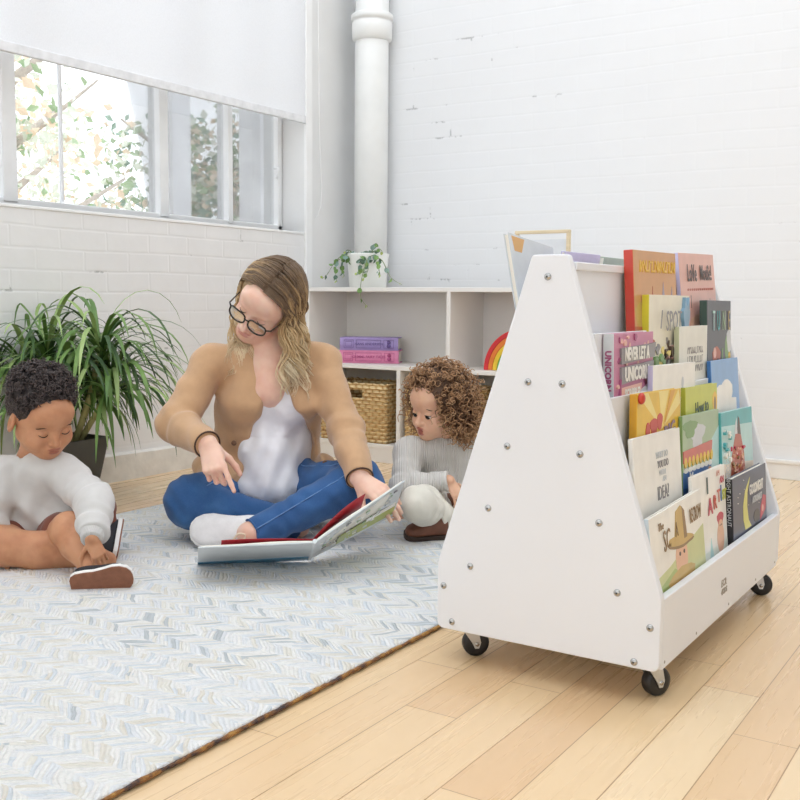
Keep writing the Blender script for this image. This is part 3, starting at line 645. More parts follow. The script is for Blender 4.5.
# baskets
def wicker_mat():
    t = NT('woven_hyacinth'); co = t.n('ShaderNodeTexCoord'); sp = t.n('ShaderNodeSeparateXYZ'); t.l(co.outputs['Object'], sp.inputs[0])
    ax = t.math('ADD', sp.outputs[0], t.math('MULTIPLY', sp.outputs[1], 1.0))
    row = t.math('MULTIPLY', sp.outputs[2], 1/.017); ri = t.math('FLOOR', row)
    uu = t.math('ADD', t.math('MULTIPLY', ax, 1/.036), t.math('MULTIPLY', ri, .5))
    w = t.math('MULTIPLY', t.math('SINE', t.math('MULTIPLY', t.math('FRACT', row), PI)), t.math('POWER', t.math('ABSOLUTE', t.math('SINE', t.math('MULTIPLY', uu, PI))), .6))
    n = t.noise(co.outputs['Object'], 34, 4, .65)
    f = t.math('ADD', t.math('MULTIPLY', w, .55), t.math('MULTIPLY', n, .55))
    t.l(t.ramp(f, [(.15, srgb('8a6434')), (.36, srgb('c89d63')), (.55, srgb('e3c48d')), (.8, srgb('f2deb2'))]), t.b.inputs['Base Color'])
    t.b.inputs['Roughness'].default_value = .75; t.bump(f, .9, .008); return t.m
M_wick = wicker_mat(); M_dark = mat('dark_inside', '3a2b1c', .9, .2, 30)
def basket(label, x0, x1, y0, y1, z0, z1):
    b = thing('woven_basket', label, 'basket', ((x0+x1)/2, (y0+y1)/2, z0), 'woven baskets in the lower cubbies')
    th = .012; hx, hw, hz0, hz1 = (x0+x1)/2+.015, .036, z1-.062, z1-.026
    def wob(a, bnd):
        m = MB(); n = 26
        return m
    m = MB()
    # front wall with its handle opening, then sides, back, floor
    m.box((x0, y0, z0), (hx-hw, y0+th, z1)).box((hx+hw, y0, z0), (x1, y0+th, z1)).box((hx-hw, y0, z0), (hx+hw, y0+th, hz0)).box((hx-hw, y0, hz1), (hx+hw, y0+th, z1))
    m.box((x0, y0+th, z0), (x0+th, y1-th, z1)).box((x1-th, y0+th, z0), (x1, y1-th, z1)).box((x0, y1-th, z0), (x1, y1, z1)).box((x0+th, y0+th, z0), (x1-th, y1-th, z0+.01))
    m.build('basket_body', M_wick, b)
    q = random.Random(4); r = MB()
    for (a, c) in (((x0, y0), (x1, y0)), ((x1, y0), (x1, y1)), ((x1, y1), (x0, y1)), ((x0, y1), (x0, y0))):
        n = 26
        pts = [(a[0]+(c[0]-a[0])*i/n, a[1]+(c[1]-a[1])*i/n+(.005 if a[1] == c[1] == y0 else 0), z1-.002+.0025*math.sin(i*1.9)) for i in range(n+1)]
        r.tube(pts, [.0075+.0015*math.sin(i*2.4) for i in range(n+1)], 8)
    r.build('rim', M_wick, b)
    k = MB()
    for z in np.arange(z0+.012, z1-.012, .0175):
        n = 34
        for (a, c, sk) in (((x0, y0), (x1, y0), 1), ((x1, y0), (x1, y1), 0)):
            pts = []
            for i in range(n+1):
                x, y = a[0]+(c[0]-a[0])*i/n, a[1]+(c[1]-a[1])*i/n
                o = .0022*math.sin(i*2.1+z*300)
                if sk and hx-hw-.004 < x < hx+hw+.004 and hz0-.004 < z < hz1+.004:
                    if len(pts) > 1: k.tube(pts, .0072, 6)
                    pts = []; continue
                pts.append((x+(o if not sk else 0), y+(o if sk else 0), z+.0014*math.sin(i*1.3)))
            if len(pts) > 1: k.tube(pts, .0072, 6, flat=.8)
    k.build('weave', M_wick, b)
    return b
basket('woven seagrass basket with a handle hole, in the cubby under the purple and pink books', -2.80, -2.447, 3.688, 3.935, .0805, .338)
basket('woven seagrass basket in the middle lower cubby behind the curly-haired toddler', -2.345, -1.995, 3.688, 3.935, .0805, .338)

# purple and pink cloth-bound books, spines to the room
def story_book(label, z0, z1, x0, x1, col, deep, title, seed, turn):
    b = thing('hardback_book', label, 'book', ((x0+x1)/2, SY+.014, z0), 'thick storybooks stacked in the upper left cubby')
    t_ = .004; y0, y1 = SY+.014, SY+.150; mc = mat('cloth_'+seed, col, .5, .06, 40, .1, 200); md = mat('cloth_ink_'+seed, deep, .5)
    m = MB().box((x0, y0+.004, z0), (x1, y1, z0+t_)).box((x0, y0+.004, z1-t_), (x1, y1, z1))
    n = 8; pr = [(y0+.006, z0)]+[(y0+.006-.008*math.sin(PI*i/n), z0+(z1-z0)*i/n) for i in range(1, n)]+[(y0+.006, z1), (y0+.012, z1), (y0+.012, z0)]
    m.prism(pr, 'x', x0, x1); m.build('cover', mc, b, bevel=.0008)
    MB().box((x0+.006, y0+.012, z0+t_), (x1-.006, y1-.006, z1-t_)).build('pages', M_pages, b)
    d = MB(); zc = (z0+z1)/2; yy = y0-.0026; hh = (z1-z0)/2-.009
    def fr_(a, c, h, w=.0016):
        for s in (-1, 1): d.box((a, yy-.0003, zc+s*h-w/2), (c, yy+.0022, zc+s*h+w/2))
        for x in (a, c): d.box((x-w/2, yy-.0003, zc-h), (x+w/2, yy+.0022, zc+h))
    fr_(x0+.02, x0+.062, hh*.92); fr_(x0+.075, x1-.078, hh*.92); fr_(x1-.064, x1-.02, hh*.92); fr_(x0+.027, x0+.055, hh*.55); 
    d.lathe([(.0001, 0), (.009, 0), (.009, .002)], n=14, mtx=Matrix.Translation((x1-.042, yy+.0005, zc+.007)) @ Matrix.Rotation(PI/2, 4, 'X')); d.lathe([(.0001, 0), (.009, 0), (.009, .002)], n=14, mtx=Matrix.Translation((x1-.042, yy+.0005, zc-.009)) @ Matrix.Rotation(PI/2, 4, 'X'))
    text_mb(d, title, Matrix.Translation(((x0+x1)/2, yy-.0006, zc-.0055)), .0165, bold=.0003, xs=.98)
    d.build('spine_print', md, b)
    b.rotation_euler.z = R(turn); b.location.y += .075; b.location.x -= .058
story_book('thick pink storybook lying under the purple one in the upper left cubby', .4275, .485, -2.665, -2.395, 'e58fb4', 'c05a8a', 'GRIMMS FAIRY TALES', 'pink', 25)
story_book('thick lavender storybook lying on top of the pink one in the upper left cubby', .4855, .543, -2.662, -2.398, 'ab98cf', '75609f', 'HANS ANDERSEN', 'lav', 26)

# rainbow toy
rbw = thing('rainbow_toy', 'nested wooden rainbow arches standing in the upper right cubby', 'toy', (-1.812, SY+.08, .4275))
for k, c in enumerate(('d2333a', 'e57f35', 'ecc63c', '5fae5a', '3aa3b5', '3c62b0', '7a4f9c')):
    ro = .172-.0205*k; ri = ro-.0195; n = 40
    pts = [(-1.812+ro*math.cos(PI*i/n), .4277+ro*math.sin(PI*i/n)) for i in range(n+1)]+[(-1.812+ri*math.cos(PI*i/n), .4277+ri*math.sin(PI*i/n)) for i in range(n, -1, -1)]
    m = MB(); vs = []; 
    for y in (SY+.05, SY+.11): vs += [(x, y, z) for x, z in pts]
    N = n+1; fs = []
    for i in range(n):
        o0, o1, i0, i1 = i, i+1, 2*N-1-i, 2*N-2-i
        fs += [(o0, o1, i1, i0), (2*N+o0, 2*N+i0, 2*N+i1, 2*N+o1), (o0, 2*N+o0, 2*N+o1, o1), (i0, i1, 2*N+i1, 2*N+i0)]
    fs += [(0, 2*N-1, 4*N-1, 2*N), (n, 2*N+n, 2*N+n+1, n+1)]
    m.add(vs, fs); m.build('arch', mat('rainbow_'+c, c, .5, .06, 30), rbw, bevel=.0015)

# trailing plant in a white pot
PX, PY = -2.635, 3.815
pot = thing('potted_trailing_plant', 'small trailing plant in a white pot on top of the cubby shelf', 'plant', (PX, PY, .765))
MB().lathe([(.072, .7655), (.082, .768), (.094, .90), (.098, .915), (.097, .918), (.090, .915), (.086, .885), (.0001, .885)], (PX, PY, 0), 40).build('pot', mat('white_ceramic', 'f2f3ef', .35, .02, 10), pot)
MB().lathe([(.0001, .886), (.04, .893), (.086, .886)][::-1], (PX, PY, 0), 24).build('soil', mat('potting_soil', '4a3a2c', .95, .3, 60, .8), pot)
ML2 = [leaf_mat('trail_leaf', '4f7a3f', '86a85a'), leaf_mat('trail_leaf_blue', '6b8a80', '93ada0'), leaf_mat('trail_leaf_lime', '9aac4d', 'c3cf7a'), leaf_mat('trail_leaf_dark', '3f5a45', '5f7f66')]
vines = [[(0, -.04, .13), (-.06, -.06, .16), (-.12, -.08, .12), (-.16, -.09, .06), (-.19, -.09, .04)], [(-.05, -.07, .13), (-.10, -.10, .12), (-.105, -.105, .06), (-.09, -.11, .025)], [(-.04, -.07, .13), (-.06, -.10, .14), (-.065, -.105, .08), (-.05, -.11, .05)],
         [(.03, -.07, .13), (.04, -.11, .12), (.03, -.115, .07), (.015, -.12, .06)], [(.05, -.06, .13), (.075, -.12, .11), (.07, -.15, .03), (.072, -.158, -.03), (.085, -.16, -.06), (.115, -.162, -.085)],
         [(.05, -.05, .13), (.10, -.06, .17), (.13, -.07, .15)], [(.05, -.05, .13), (.085, -.07, .19), (.11, -.08, .185)], [(.04, -.06, .13), (.10, -.09, .14), (.135, -.11, .08), (.15, -.12, .05)], [(.06, -.05, .13), (.13, -.08, .12), (.19, -.10, .045), (.25, -.10, .012)],
         [(0, -.05, .13), (.02, -.06, .155), (.0, -.08, .15)], [(-.03, -.05, .13), (-.05, -.07, .165), (-.08, -.08, .155)], [(.02, -.06, .13), (.06, -.105, .13), (.085, -.12, .08), (.06, -.13, .03)]]
q = random.Random(21)
ms, ml = MB(), MB()
def spline(P, n):
    P = [Vector(p) for p in P]; out = []
    for i in range(n+1):
        u = i/n*(len(P)-1); k = min(int(u), len(P)-2); f = u-k
        a, b, c, d = P[max(k-1, 0)], P[k], P[k+1], P[min(k+2, len(P)-1)]
        out.append(.5*((2*b)+(c-a)*f+(2*a-5*b+4*c-d)*f*f+(3*b-a-3*c+d)*f**3))
    return out
def round_leaf(mb, p, nrm, upv, s, mi):
    nrm = nrm.normalized(); x = upv.cross(nrm); 
    if x.length < 1e-4: x = nrm.orthogonal()
    x.normalize(); y = nrm.cross(x)
    n = 9; vs = [p+nrm*s*.05]
    for k in range(n):
        a = 2*PI*k/n; r = s*(.5 if k else .56)
        vs.append(p+y*(r*math.cos(a)+s*.45)+x*r*math.sin(a)*.92+nrm*s*.10*math.cos(2*a))
    mb.add(vs, [(0, 1+k, 1+(k+1) % n) for k in range(n)], mi, True)
for vi, V in enumerate(vines):
    sp = spline([(PX+a, PY+b, .765+c) for a, b, c in V], 14)
    ms.tube(sp, [.0022-.0012*i/14 for i in range(15)], 5)
    nl = 9 if len(V) > 3 else 5
    for k in range(nl):
        u = (k+.6)/nl; p = sp[int(u*14)]
        sz = .026*(1.1-.5*u)*q.uniform(.8, 1.2)
        if vi in (4, 8) and .25 < u < .85 and k % 2: continue
        d = Vector((q.gauss(0, .6), -1+q.gauss(0, .3), .5+q.gauss(0, .4)))
        up = Vector((q.gauss(0, 1), q.gauss(0, .3), -1+q.gauss(0, .5)))
        round_leaf(ml, p+Vector((0, -.004, 0)), d, up, sz, 2 if u > .85 else q.choice((0, 0, 1, 3)))
for k in range(22):
    a = q.uniform(0, 2*PI); r = q.uniform(0, .08)
    round_leaf(ml, Vector((PX+r*math.cos(a), PY+r*math.sin(a), .765+.135+q.uniform(0, .03))), Vector((q.gauss(0, .4), -.6, 1)), Vector((math.cos(a), math.sin(a), .2)), .026*q.uniform(.7, 1.1), q.choice((0, 1, 3, 3)))
ms.build('stems', mat('vine_stem', '7c8a58', .6), pot); ml.build('foliage', ML2, pot)

# open wooden frame on the shelf
wf = thing('wooden_frame', 'thin pale wood frame standing empty on the shelf beside the book display', 'frame', (-1.735, 3.74, .765))
M_wood = mat('pale_beech', 'e3d3b2', .5, .1, 12, stretch=(1, 1, 8))
m0, m1, z0, z1 = -1.853, -1.617, .7655, .992
MB().box((m0, 3.70, z0), (m1, 3.76, z0+.013)).build('bottom_bar', M_wood, wf, bevel=.002)
MB().box((m0, 3.72, z1-.013), (m1, 3.74, z1)).build('top_bar', M_wood, wf, bevel=.002)
for x in (m0, m1-.013): MB().box((x, 3.72, z0+.013), (x+.013, 3.74, z1-.013)).build('upright', M_wood, wf, bevel=.002)
MB().box((m0+.05, 3.726, z0+.013), (m1-.005, 3.734, z0+.19)).build('picture_card', cm('mist', 'dfe3e8'), wf)

# books on the far side of the display
picture_book('grey blue picture book with an orange patch, flopped outward on the far side', GO, far_mtx(.268, -.090, .640, -14, -6), .200, .190, .012, c_lgrey, c_dgreen, [], [])
fb = [o for o in bpy.data.objects if o.name.startswith('picture_book')][-1]
mb = MB().prism([(.135, .185), (.155, .155), (.185, .155), (.19, .185)], 'y', .0123, .0118); mb.build('back_patch', cm('orange_patch', 'd9a45e'), fb)
picture_book('lavender picture book whose top edge shows above the lid of the display', GO, far_mtx(.42, -.105, .640, 8, 0), .19, .178, .010, c_lav, c_lgrey)
picture_book('grey green picture book whose top edge shows above the lid, next to the lavender one', GO, far_mtx(.66, -.105, .640, 8, 0), .225, .175, .014, cm('grey_green', '9fb0a4'), c_lgrey)

# ------------------------------------------------------------------ tall leafy plant by the left wall
pc = at(66, 490, 3.55); GX, GY = float(pc[0]), float(pc[1])
pl = thing('potted_grass_palm', 'bushy long-leaved potted plant in a dark grey planter by the brick wall', 'plant', (GX, GY, 0))
def sqring(w, z, r=.02, n=5):
    out = []
    for cx, cy, a0 in ((w-r, w-r, 0), (-w+r, w-r, PI/2), (-w+r, -w+r, PI), (w-r, -w+r, 3*PI/2)):
        for k in range(n): a = a0+PI/2*k/(n-1); out.append((GX+cx+r*math.cos(a), GY+cy+r*math.sin(a), z))
    return out
m = MB(); rings = [sqring(.075, 0), sqring(.078, .004), sqring(.112, .215), sqring(.113, .22), sqring(.104, .22), sqring(.100, .19)]
vs = [p for r in rings for p in r]; n = 20
fs = [(i*n+k, i*n+(k+1) % n, (i+1)*n+(k+1) % n, (i+1)*n+k) for i in range(len(rings)-1) for k in range(n)]+[tuple(range(n))[::-1]]
m.add(vs, fs); m.add(sqring(.100, .191), [tuple(range(n))], 1)
m.build('planter', [mat('charcoal_planter', '55544f', .6, .08, 12, .15, 60), MATS['potting_soil']], pl)
m = MB(); heads = []
q = random.Random(31)
for (px, py, d, h) in ((112, 372, 3.50, 0), (92, 385, 3.58, 0), (48, 352, 3.52, 0), (100, 345, 3.46, 0), (60, 385, 3.42, 0), (28, 372, 3.56, 0)):
    p = Vector(at(px, py+10, d)); b0 = Vector((GX+(p.x-GX)*.25, GY+(p.y-GY)*.25, .19)); heads.append(p)
    m.tube([b0, b0.lerp(p, .5)+Vector((.006, 0, 0)), p], [.012, .010, .009], 8)
m.build('cane', mat('plant_cane', 'a3a06a', .7, .2, 30, .4), pl)
M_blade = [leaf_mat('blade_green', '4b7030', '74964a'), leaf_mat('blade_dark', '2c4a24', '4a6d36'), leaf_mat('blade_light', '88a65b', 'b0c585')]
CAMG = np.array(RIGHT)
for hp in heads:
    m = MB()
    for k in range(64):
        a = 2*PI*k/64*7.3+q.uniform(-.2, .2); el = q.uniform(.1, 1.25)
        L = q.uniform(.24, .46); wd = q.uniform(.006, .0105)
        dirh = Vector((math.cos(a), math.sin(a), 0)); p = hp+Vector((0, 0, q.uniform(-.05, .04))); vdir = (dirh*math.cos(el)+Vector((0, 0, math.sin(el)))).normalized()
        side = Vector((-dirh.y, dirh.x, 0)); N = 10; vs = []; droop = q.uniform(.26, .46)
        for i in range(N+1):
            u = i/N; ww = wd*(.55+.9*u)*(1-u**2.2)+.0004 if u < .5 else wd*(1-((u-.5)/.5)**1.7)+.0004
            nrm = side.cross(vdir)
            if p.x < LW+.03: p.x = LW+.03+.004*u
            vs += [p-side*ww, p+nrm*ww*-.25, p+side*ww]
            p = p+vdir*(L/N); vdir = (vdir+Vector((0, 0, -1))*droop*(.35+1.3*u)).normalized()
        fs = []
        for i in range(N):
            for j in (0, 1): fs.append((i*3+j, i*3+j+1, i*3+j+4, i*3+j+3))
        m.add(vs, fs, q.choice((0, 0, 0, 1, 1, 2)), True)
    m.build('leaf_cluster', M_blade, pl)

# ------------------------------------------------------------------ the big open picture book
A_, B_, C_, D_, E_, F_ = [Vector(at(*p)) for p in ((315, 543, 2.42), (405, 481, 2.58), (309, 560, 2.66), (393, 516, 2.82), (197.5, 566, 2.66), (198, 548, 2.41))]
ob_ = thing('open_picture_book', 'large open hardback picture book held up between the woman and the curly-haired toddler', 'book', tuple((E_+C_)/2))
def slab(mb, P, n, t0, t1, mi=0):
    vs = [p+n*t0 for p in P]+[p+n*t1 for p in P]
    mb.add(vs, [(0, 3, 2, 1), (4, 5, 6, 7), (0, 1, 5, 4), (1, 2, 6, 5), (2, 3, 7, 6), (3, 0, 4, 7)], mi)
nl = (C_-E_).cross(F_-E_).normalized()
if nl.z < 0: nl = -nl
nr = (D_-C_).cross(A_-C_).normalized()
if nr.z < 0: nr = -nr
c_out = cm('book_pale', 'dfe3e4'); c_tealb = cm('book_teal', '4b93b5'); c_redp = cm('endpaper_red', 'b3202f'); c_oliv = cm('book_olive', 'b3bd5e')
def quad(P, a0, a1, b0, b1):
    """sub-rectangle of quad P = (low-spine, low-outer, top-outer, top-spine) in fractions"""
    f = lambda a, b: (P[0].lerp(P[1], a)).lerp(P[3].lerp(P[2], a), b)
    return [f(a0, b0), f(a1, b0), f(a1, b1), f(a0, b1)]
PLq, PRq = [C_, E_, F_, A_], [C_, D_, B_, A_]
m = MB(); slab(m, quad(PLq, .0, 1, 0, 1), nl, 0, .003); slab(m, quad(PRq, 0, 1, 0, 1), nr, 0, .003)
m.tube([C_+nl*.004, A_+nl*.004], .006, 10)
m.build('cover', c_out, ob_, bevel=.0008)
q = random.Random(8); m = MB(); ms_ = [c_tealb, c_oliv, c_lgrey, c_grey, c_white, c_sage]
slab(m, quad(PLq, .0, .999, .001, .22), nl, -.0006, .001, 0)
slab(m, quad(PLq, .1, .95, .93, .97), nl, -.0006, .001, 2)
slab(m, quad(PRq, .30, .98, .10, .42), nr, -.0005, .001, 1); slab(m, quad(PRq, .62, .97, .36, .46), nr, -.0008, .001, 4)
for k in range(60):
    a, b = q.uniform(.05, .9), q.uniform(.1, .9); s = q.uniform(.01, .045)
    slab(m, quad(PRq, a, a+s, b, b+s*.8), nr, -.0007-.00001*k, .001, q.choice((2, 3, 5, 2, 4)))
m.build('cover_art', ms_, ob_)
def pageblock(P, n, t0, t1, curve):
    m = MB(); N = 12; rows = []
    for i in range(N+1):
        a = i/N*.975; h = t1+curve*math.sin(PI*min(1, a*1.6))*.6
        lo, hi = P[0].lerp(P[1], a), P[3].lerp(P[2], a)
        lo, hi = lo.lerp(hi, .015), lo.lerp(hi, .985)
        rows.append((lo+n*t0, hi+n*t0, hi+n*h, lo+n*h))
    vs = [p for r in rows for p in r]; fs = []
    for i in range(N):
        for k in range(4): fs.append((i*4+k, i*4+(k+1) % 4, (i+1)*4+(k+1) % 4, (i+1)*4+k))
    fs += [(3, 2, 1, 0), tuple(N*4+k for k in range(4))]
    m.add(vs, fs, 0, True); return m
pageblock(PLq, nl, .0031, .006, .004).build('pages', M_pages, ob_); pageblock(PRq, nr, .0031, .006, .004).build('pages', M_pages, ob_)
def leafsheet(P, n, base, lift, a1, mi):
    m = MB(); N = 14; vs = []
    for i in range(N+1):
        u = i/N; a = u*a1; h = base+lift*math.sin(PI*(u*.62))
        lo, hi = P[0].lerp(P[1], a), P[3].lerp(P[2], a)
        vs += [lo.lerp(hi, .02)+n*h, lo.lerp(hi, .98)+n*h, lo.lerp(hi, .98)+n*(h+.0006), lo.lerp(hi, .02)+n*(h+.0006)]
    fs = []
    for i in range(N):
        for k in range(4): fs.append((i*4+k, i*4+(k+1) % 4, (i+1)*4+(k+1) % 4, (i+1)*4+k))
    m.add(vs, fs, 0, True); return m
leafsheet(PRq, nr, .011, .022, .62, 0).build('red_page', c_redp, ob_); leafsheet(PLq, nl, .0105, .007, .8, 0).build('red_page', c_redp, ob_)
# ------------------------------------------------------------------ smooth solid bodies
class Body:
    """a solid made of smoothly blended rounded cones, ellipsoids and slabs, turned into ONE mesh"""
    def __init__(s): s.p = []
    def cone(s, a, b, ra, rb, k=.015, op='+', fold=None, flat=None):
        s.p.append(('c', np.array(a, float), np.array(b, float), ra, rb, k, op, fold, flat)); return s
    def chain(s, pts, rads, k=.015, **kw):
        for i in range(len(pts)-1): s.cone(pts[i], pts[i+1], rads[i], rads[i+1], k, **kw)
        return s
    def ell(s, c, r, M=None, k=.015, op='+'):
        s.p.append(('e', np.array(c, float), np.array(r, float), np.eye(3) if M is None else np.array(M, float), k, op)); return s
    def half(s, p, n, k=.004):
        """cut away everything on the side the normal points to"""
        n = np.array(n, float); s.p.append(('h', np.array(p, float), n/np.linalg.norm(n), k)); return s
    def slab(s, c, r, M, k=.01, op='-', rd=.01):
        s.p.append(('b', np.array(c, float), np.array(r, float), np.array(M, float), k, op, rd)); return s
    def wrinkle(s, f): s.p.append(('w', f)); return s
    @staticmethod
    def dist(pr, X, Y, Z):
        t = pr[0]
        if t == 'c':
            a, b, ra, rb, fold, flat = pr[1], pr[2], pr[3], pr[4], pr[7], pr[8]
            d = b-a; L2 = float(d@d)+1e-12
            px, py, pz = X-a[0], Y-a[1], Z-a[2]
            h0 = (px*d[0]+py*d[1]+pz*d[2])/L2
            h = np.clip(h0, 0, 1)
            qx, qy, qz = px-d[0]*h, py-d[1]*h, pz-d[2]*h
            if flat is not None:
                n, f = flat; c = qx*n[0]+qy*n[1]+qz*n[2]; qx = qx+n[0]*c*(f-1); qy = qy+n[1]*c*(f-1); qz = qz+n[2]*c*(f-1)
            r = ra+(rb-ra)*h
            if fold:
                amp, frq, cen, wid, ph = fold
                L = math.sqrt(L2); x = L*h
                w = np.exp(-((h-cen)/wid)**2)
                ang = (qx*.7+qy*.4-qz*.6)*28+ph
                r = r+amp*w*(np.sin(x*frq+1.6*np.sin(ang)+ph)+.5*np.sin(x*frq*1.7-ang*.8))
            return np.sqrt(qx*qx+qy*qy+qz*qz)-r
        if t == 'e':
            c, r, M = pr[1], pr[2], pr[3]
            px, py, pz = X-c[0], Y-c[1], Z-c[2]
            l = [(px*M[0][i]+py*M[1][i]+pz*M[2][i]) for i in range(3)]
            k0 = np.sqrt(sum((l[i]/r[i])**2 for i in range(3))); k1 = np.sqrt(sum((l[i]/r[i]**2)**2 for i in range(3)))+1e-9
            return k0*(k0-1)/k1
        if t == 'b':
            c, r, M, rd = pr[1], pr[2], pr[3], pr[6]
            px, py, pz = X-c[0], Y-c[1], Z-c[2]
            q = [np.abs(px*M[0][i]+py*M[1][i]+pz*M[2][i])-r[i]+rd for i in range(3)]
            return np.sqrt(sum(np.maximum(v, 0)**2 for v in q))+np.minimum(np.maximum(q[0], np.maximum(q[1], q[2])), 0)-rd
        if t == 'h':
            p, n = pr[1], pr[2]
            return (X-p[0])*n[0]+(Y-p[1])*n[1]+(Z-p[2])*n[2]
    @staticmethod
    def bounds(pr, m=.03):
        if pr[0] == 'c':
            r = max(pr[3], pr[4])*(1.0 if pr[8] is None else max(1, 1/min(1, pr[8][1])))+m
            return np.minimum(pr[1], pr[2])-r, np.maximum(pr[1], pr[2])+r
        if pr[0] in 'eb':
            e = np.abs(pr[3])@pr[2]
            return pr[1]-e-m, pr[1]+e+m
    def grid(s, h, pad=.02):
        los, his = [], []
        for pr in s.p:
            if pr[0] in 'ceb' and (pr[6] if pr[0] == 'c' else pr[5]) == '+':
                a, b = s.bounds(pr, pad); los.append(a); his.append(b)
        lo = np.min(los, 0); hi = np.max(his, 0)
        n = np.ceil((hi-lo)/h).astype(int)+1
        D = np.full(n, .5, np.float32)
        for pr in s.p:
            if pr[0] == 'w':
                ax = [(lo[i]+h*np.arange(n[i])).astype(np.float32) for i in range(3)]
                near = np.abs(D) < .03; I = np.argwhere(near)
                P = lo+I*h; D[near] += pr[1](P).astype(np.float32); continue
            if pr[0] == 'h': i0, i1 = np.zeros(3, int), n
            else:
                a, b = s.bounds(pr, max(.03, 3*h)); i0 = np.clip(np.floor((a-lo)/h).astype(int), 0, n); i1 = np.clip(np.ceil((b-lo)/h).astype(int)+1, 0, n)
            if np.any(i1 <= i0): continue
            X = (lo[0]+h*np.arange(i0[0], i1[0])).astype(np.float32)[:, None, None]; Y = (lo[1]+h*np.arange(i0[1], i1[1])).astype(np.float32)[None, :, None]; Z = (lo[2]+h*np.arange(i0[2], i1[2])).astype(np.float32)[None, None, :]
            d = s.dist(pr, X, Y, Z); sl = tuple(slice(i0[i], i1[i]) for i in range(3)); W = D[sl]
            D[sl] = s.comb(pr, W, d)
        return lo, D
    @staticmethod
    def comb(pr, W, d):
        if pr[0] == 'h': k, op = pr[3], '-h'
        elif pr[0] == 'c': k, op = pr[5], pr[6]
        else: k, op = pr[4], pr[5]
        if op == '+':
            e = np.maximum(k-np.abs(W-d), 0)/k; return np.minimum(W, d)-e*e*k*.25
        if op == '-h': d2 = d
        else: d2 = -d
        e = np.maximum(k-np.abs(W-d2), 0)/k; return np.maximum(W, d2)+e*e*k*.25
    def value(s, P):
        P = np.asarray(P, float); W = np.full(len(P), .5)
        for pr in s.p:
            if pr[0] == 'w': continue
            W = s.comb(pr, W, s.dist(pr, P[:, 0], P[:, 1], P[:, 2]))
        return W
    def surface(s, h):
        lo, D = s.grid(h); I = D < 0
        n = np.array(D.shape)-1
        cnt = np.zeros(n, np.uint8)
        for dx in (0, 1):
            for dy in (0, 1):
                for dz in (0, 1): cnt += I[dx:dx+n[0], dy:dy+n[1], dz:dz+n[2]]
        act = (cnt > 0) & (cnt < 8); C = np.argwhere(act)
        idx = np.full(n, -1, np.int32); idx[act] = np.arange(len(C))
        cor = [(a, b, c) for a in (0, 1) for b in (0, 1) for c in (0, 1)]
        V = [D[C[:, 0]+a, C[:, 1]+b, C[:, 2]+c].astype(float) for a, b, c in cor]
        acc = np.zeros((len(C), 3)); num = np.zeros(len(C))
        for i, a in enumerate(cor):
            for j in range(i+1, 8):
                b = cor[j]
                if sum(abs(a[q]-b[q]) for q in range(3)) != 1: continue
                cr = (V[i] < 0) != (V[j] < 0)
                t = np.where(cr, V[i]/(V[i]-V[j]+1e-20), 0)
                for q in range(3): acc[:, q] += np.where(cr, a[q]+(b[q]-a[q])*t, 0)
                num += cr
        verts = lo+(C+acc/num[:, None])*h
        faces = []
        for ax in range(3):
            u, w = (ax+1) % 3, (ax+2) % 3
            sl0 = [slice(None)]*3; sl1 = [slice(None)]*3; sl0[ax] = slice(0, -1); sl1[ax] = slice(1, None)
            A, B = I[tuple(sl0)], I[tuple(sl1)]
            E = np.argwhere(A != B)
            E = E[(E[:, u] > 0) & (E[:, w] > 0) & (E[:, u] < n[u]) & (E[:, w] < n[w])]
            a_in = A[E[:, 0], E[:, 1], E[:, 2]]
            def g(du, dw):
                Q = E.copy(); Q[:, u] += du; Q[:, w] += dw; return idx[Q[:, 0], Q[:, 1], Q[:, 2]]
            q = np.stack([g(-1, -1), g(0, -1), g(0, 0), g(-1, 0)], 1)
            q[~a_in] = q[~a_in][:, ::-1]; faces.append(q)
        F = np.concatenate(faces); F = F[(F >= 0).all(1)]
        return verts, F
    def build(s, name, m, parent, h=.004, post=None, smooth=0, mats=None):
        v, f = s.surface(h)
        for _ in range(smooth):
            acc = np.zeros_like(v); c = np.zeros(len(v))
            for a, b in ((0, 1), (1, 2), (2, 3), (3, 0)):
                np.add.at(acc, f[:, a], v[f[:, b]]); np.add.at(acc, f[:, b], v[f[:, a]]); np.add.at(c, f[:, a], 1); np.add.at(c, f[:, b], 1)
            v = v*.4+.6*acc/np.maximum(c, 1)[:, None]
        o = np.array(parent['_o'])
        me = bpy.data.meshes.new(name); me.vertices.add(len(v)); me.vertices.foreach_set('co', (v-o).astype(np.float32).ravel())
        me.loops.add(f.size); me.loops.foreach_set('vertex_index', f.astype(np.int32).ravel())
        me.polygons.add(len(f)); me.polygons.foreach_set('loop_start', np.arange(0, f.size, 4, dtype=np.int32)); me.polygons.foreach_set('loop_total', np.full(len(f), 4, np.int32))
        me.polygons.foreach_set('use_smooth', np.ones(len(f), bool)); me.update(calc_edges=True); me.validate()
        for mm in (mats or [m]): me.materials.append(mm)
        if post: post(me, v)
        ob = bpy.data.objects.new(name, me); COL.objects.link(ob); ob.parent = parent; ob['_o'] = tuple(o); return ob
def setattr_float(me, name, vals):
    a = me.attributes.new(name, 'FLOAT', 'POINT'); a.data.foreach_set('value', np.asarray(vals, np.float32))
def unit(v): v = np.array(v, float); return v/np.linalg.norm(v)
def wrinkles(amp, scale, seed, aniso=(1, 1, 1)):
    q = np.random.RandomState(seed)
    K = [(q.normal(0, 1, 3)*np.array(aniso)*scale, q.uniform(0, 6.28), q.normal(0, 1, 3)*scale*.5, q.uniform(0, 6.28)) for _ in range(7)]
    def f(P):
        r = np.zeros(len(P))
        for k, ph, k2, ph2 in K: r += np.sin(P@k+ph+1.5*np.sin(P@k2+ph2))
        return amp*r/2.6
    return f

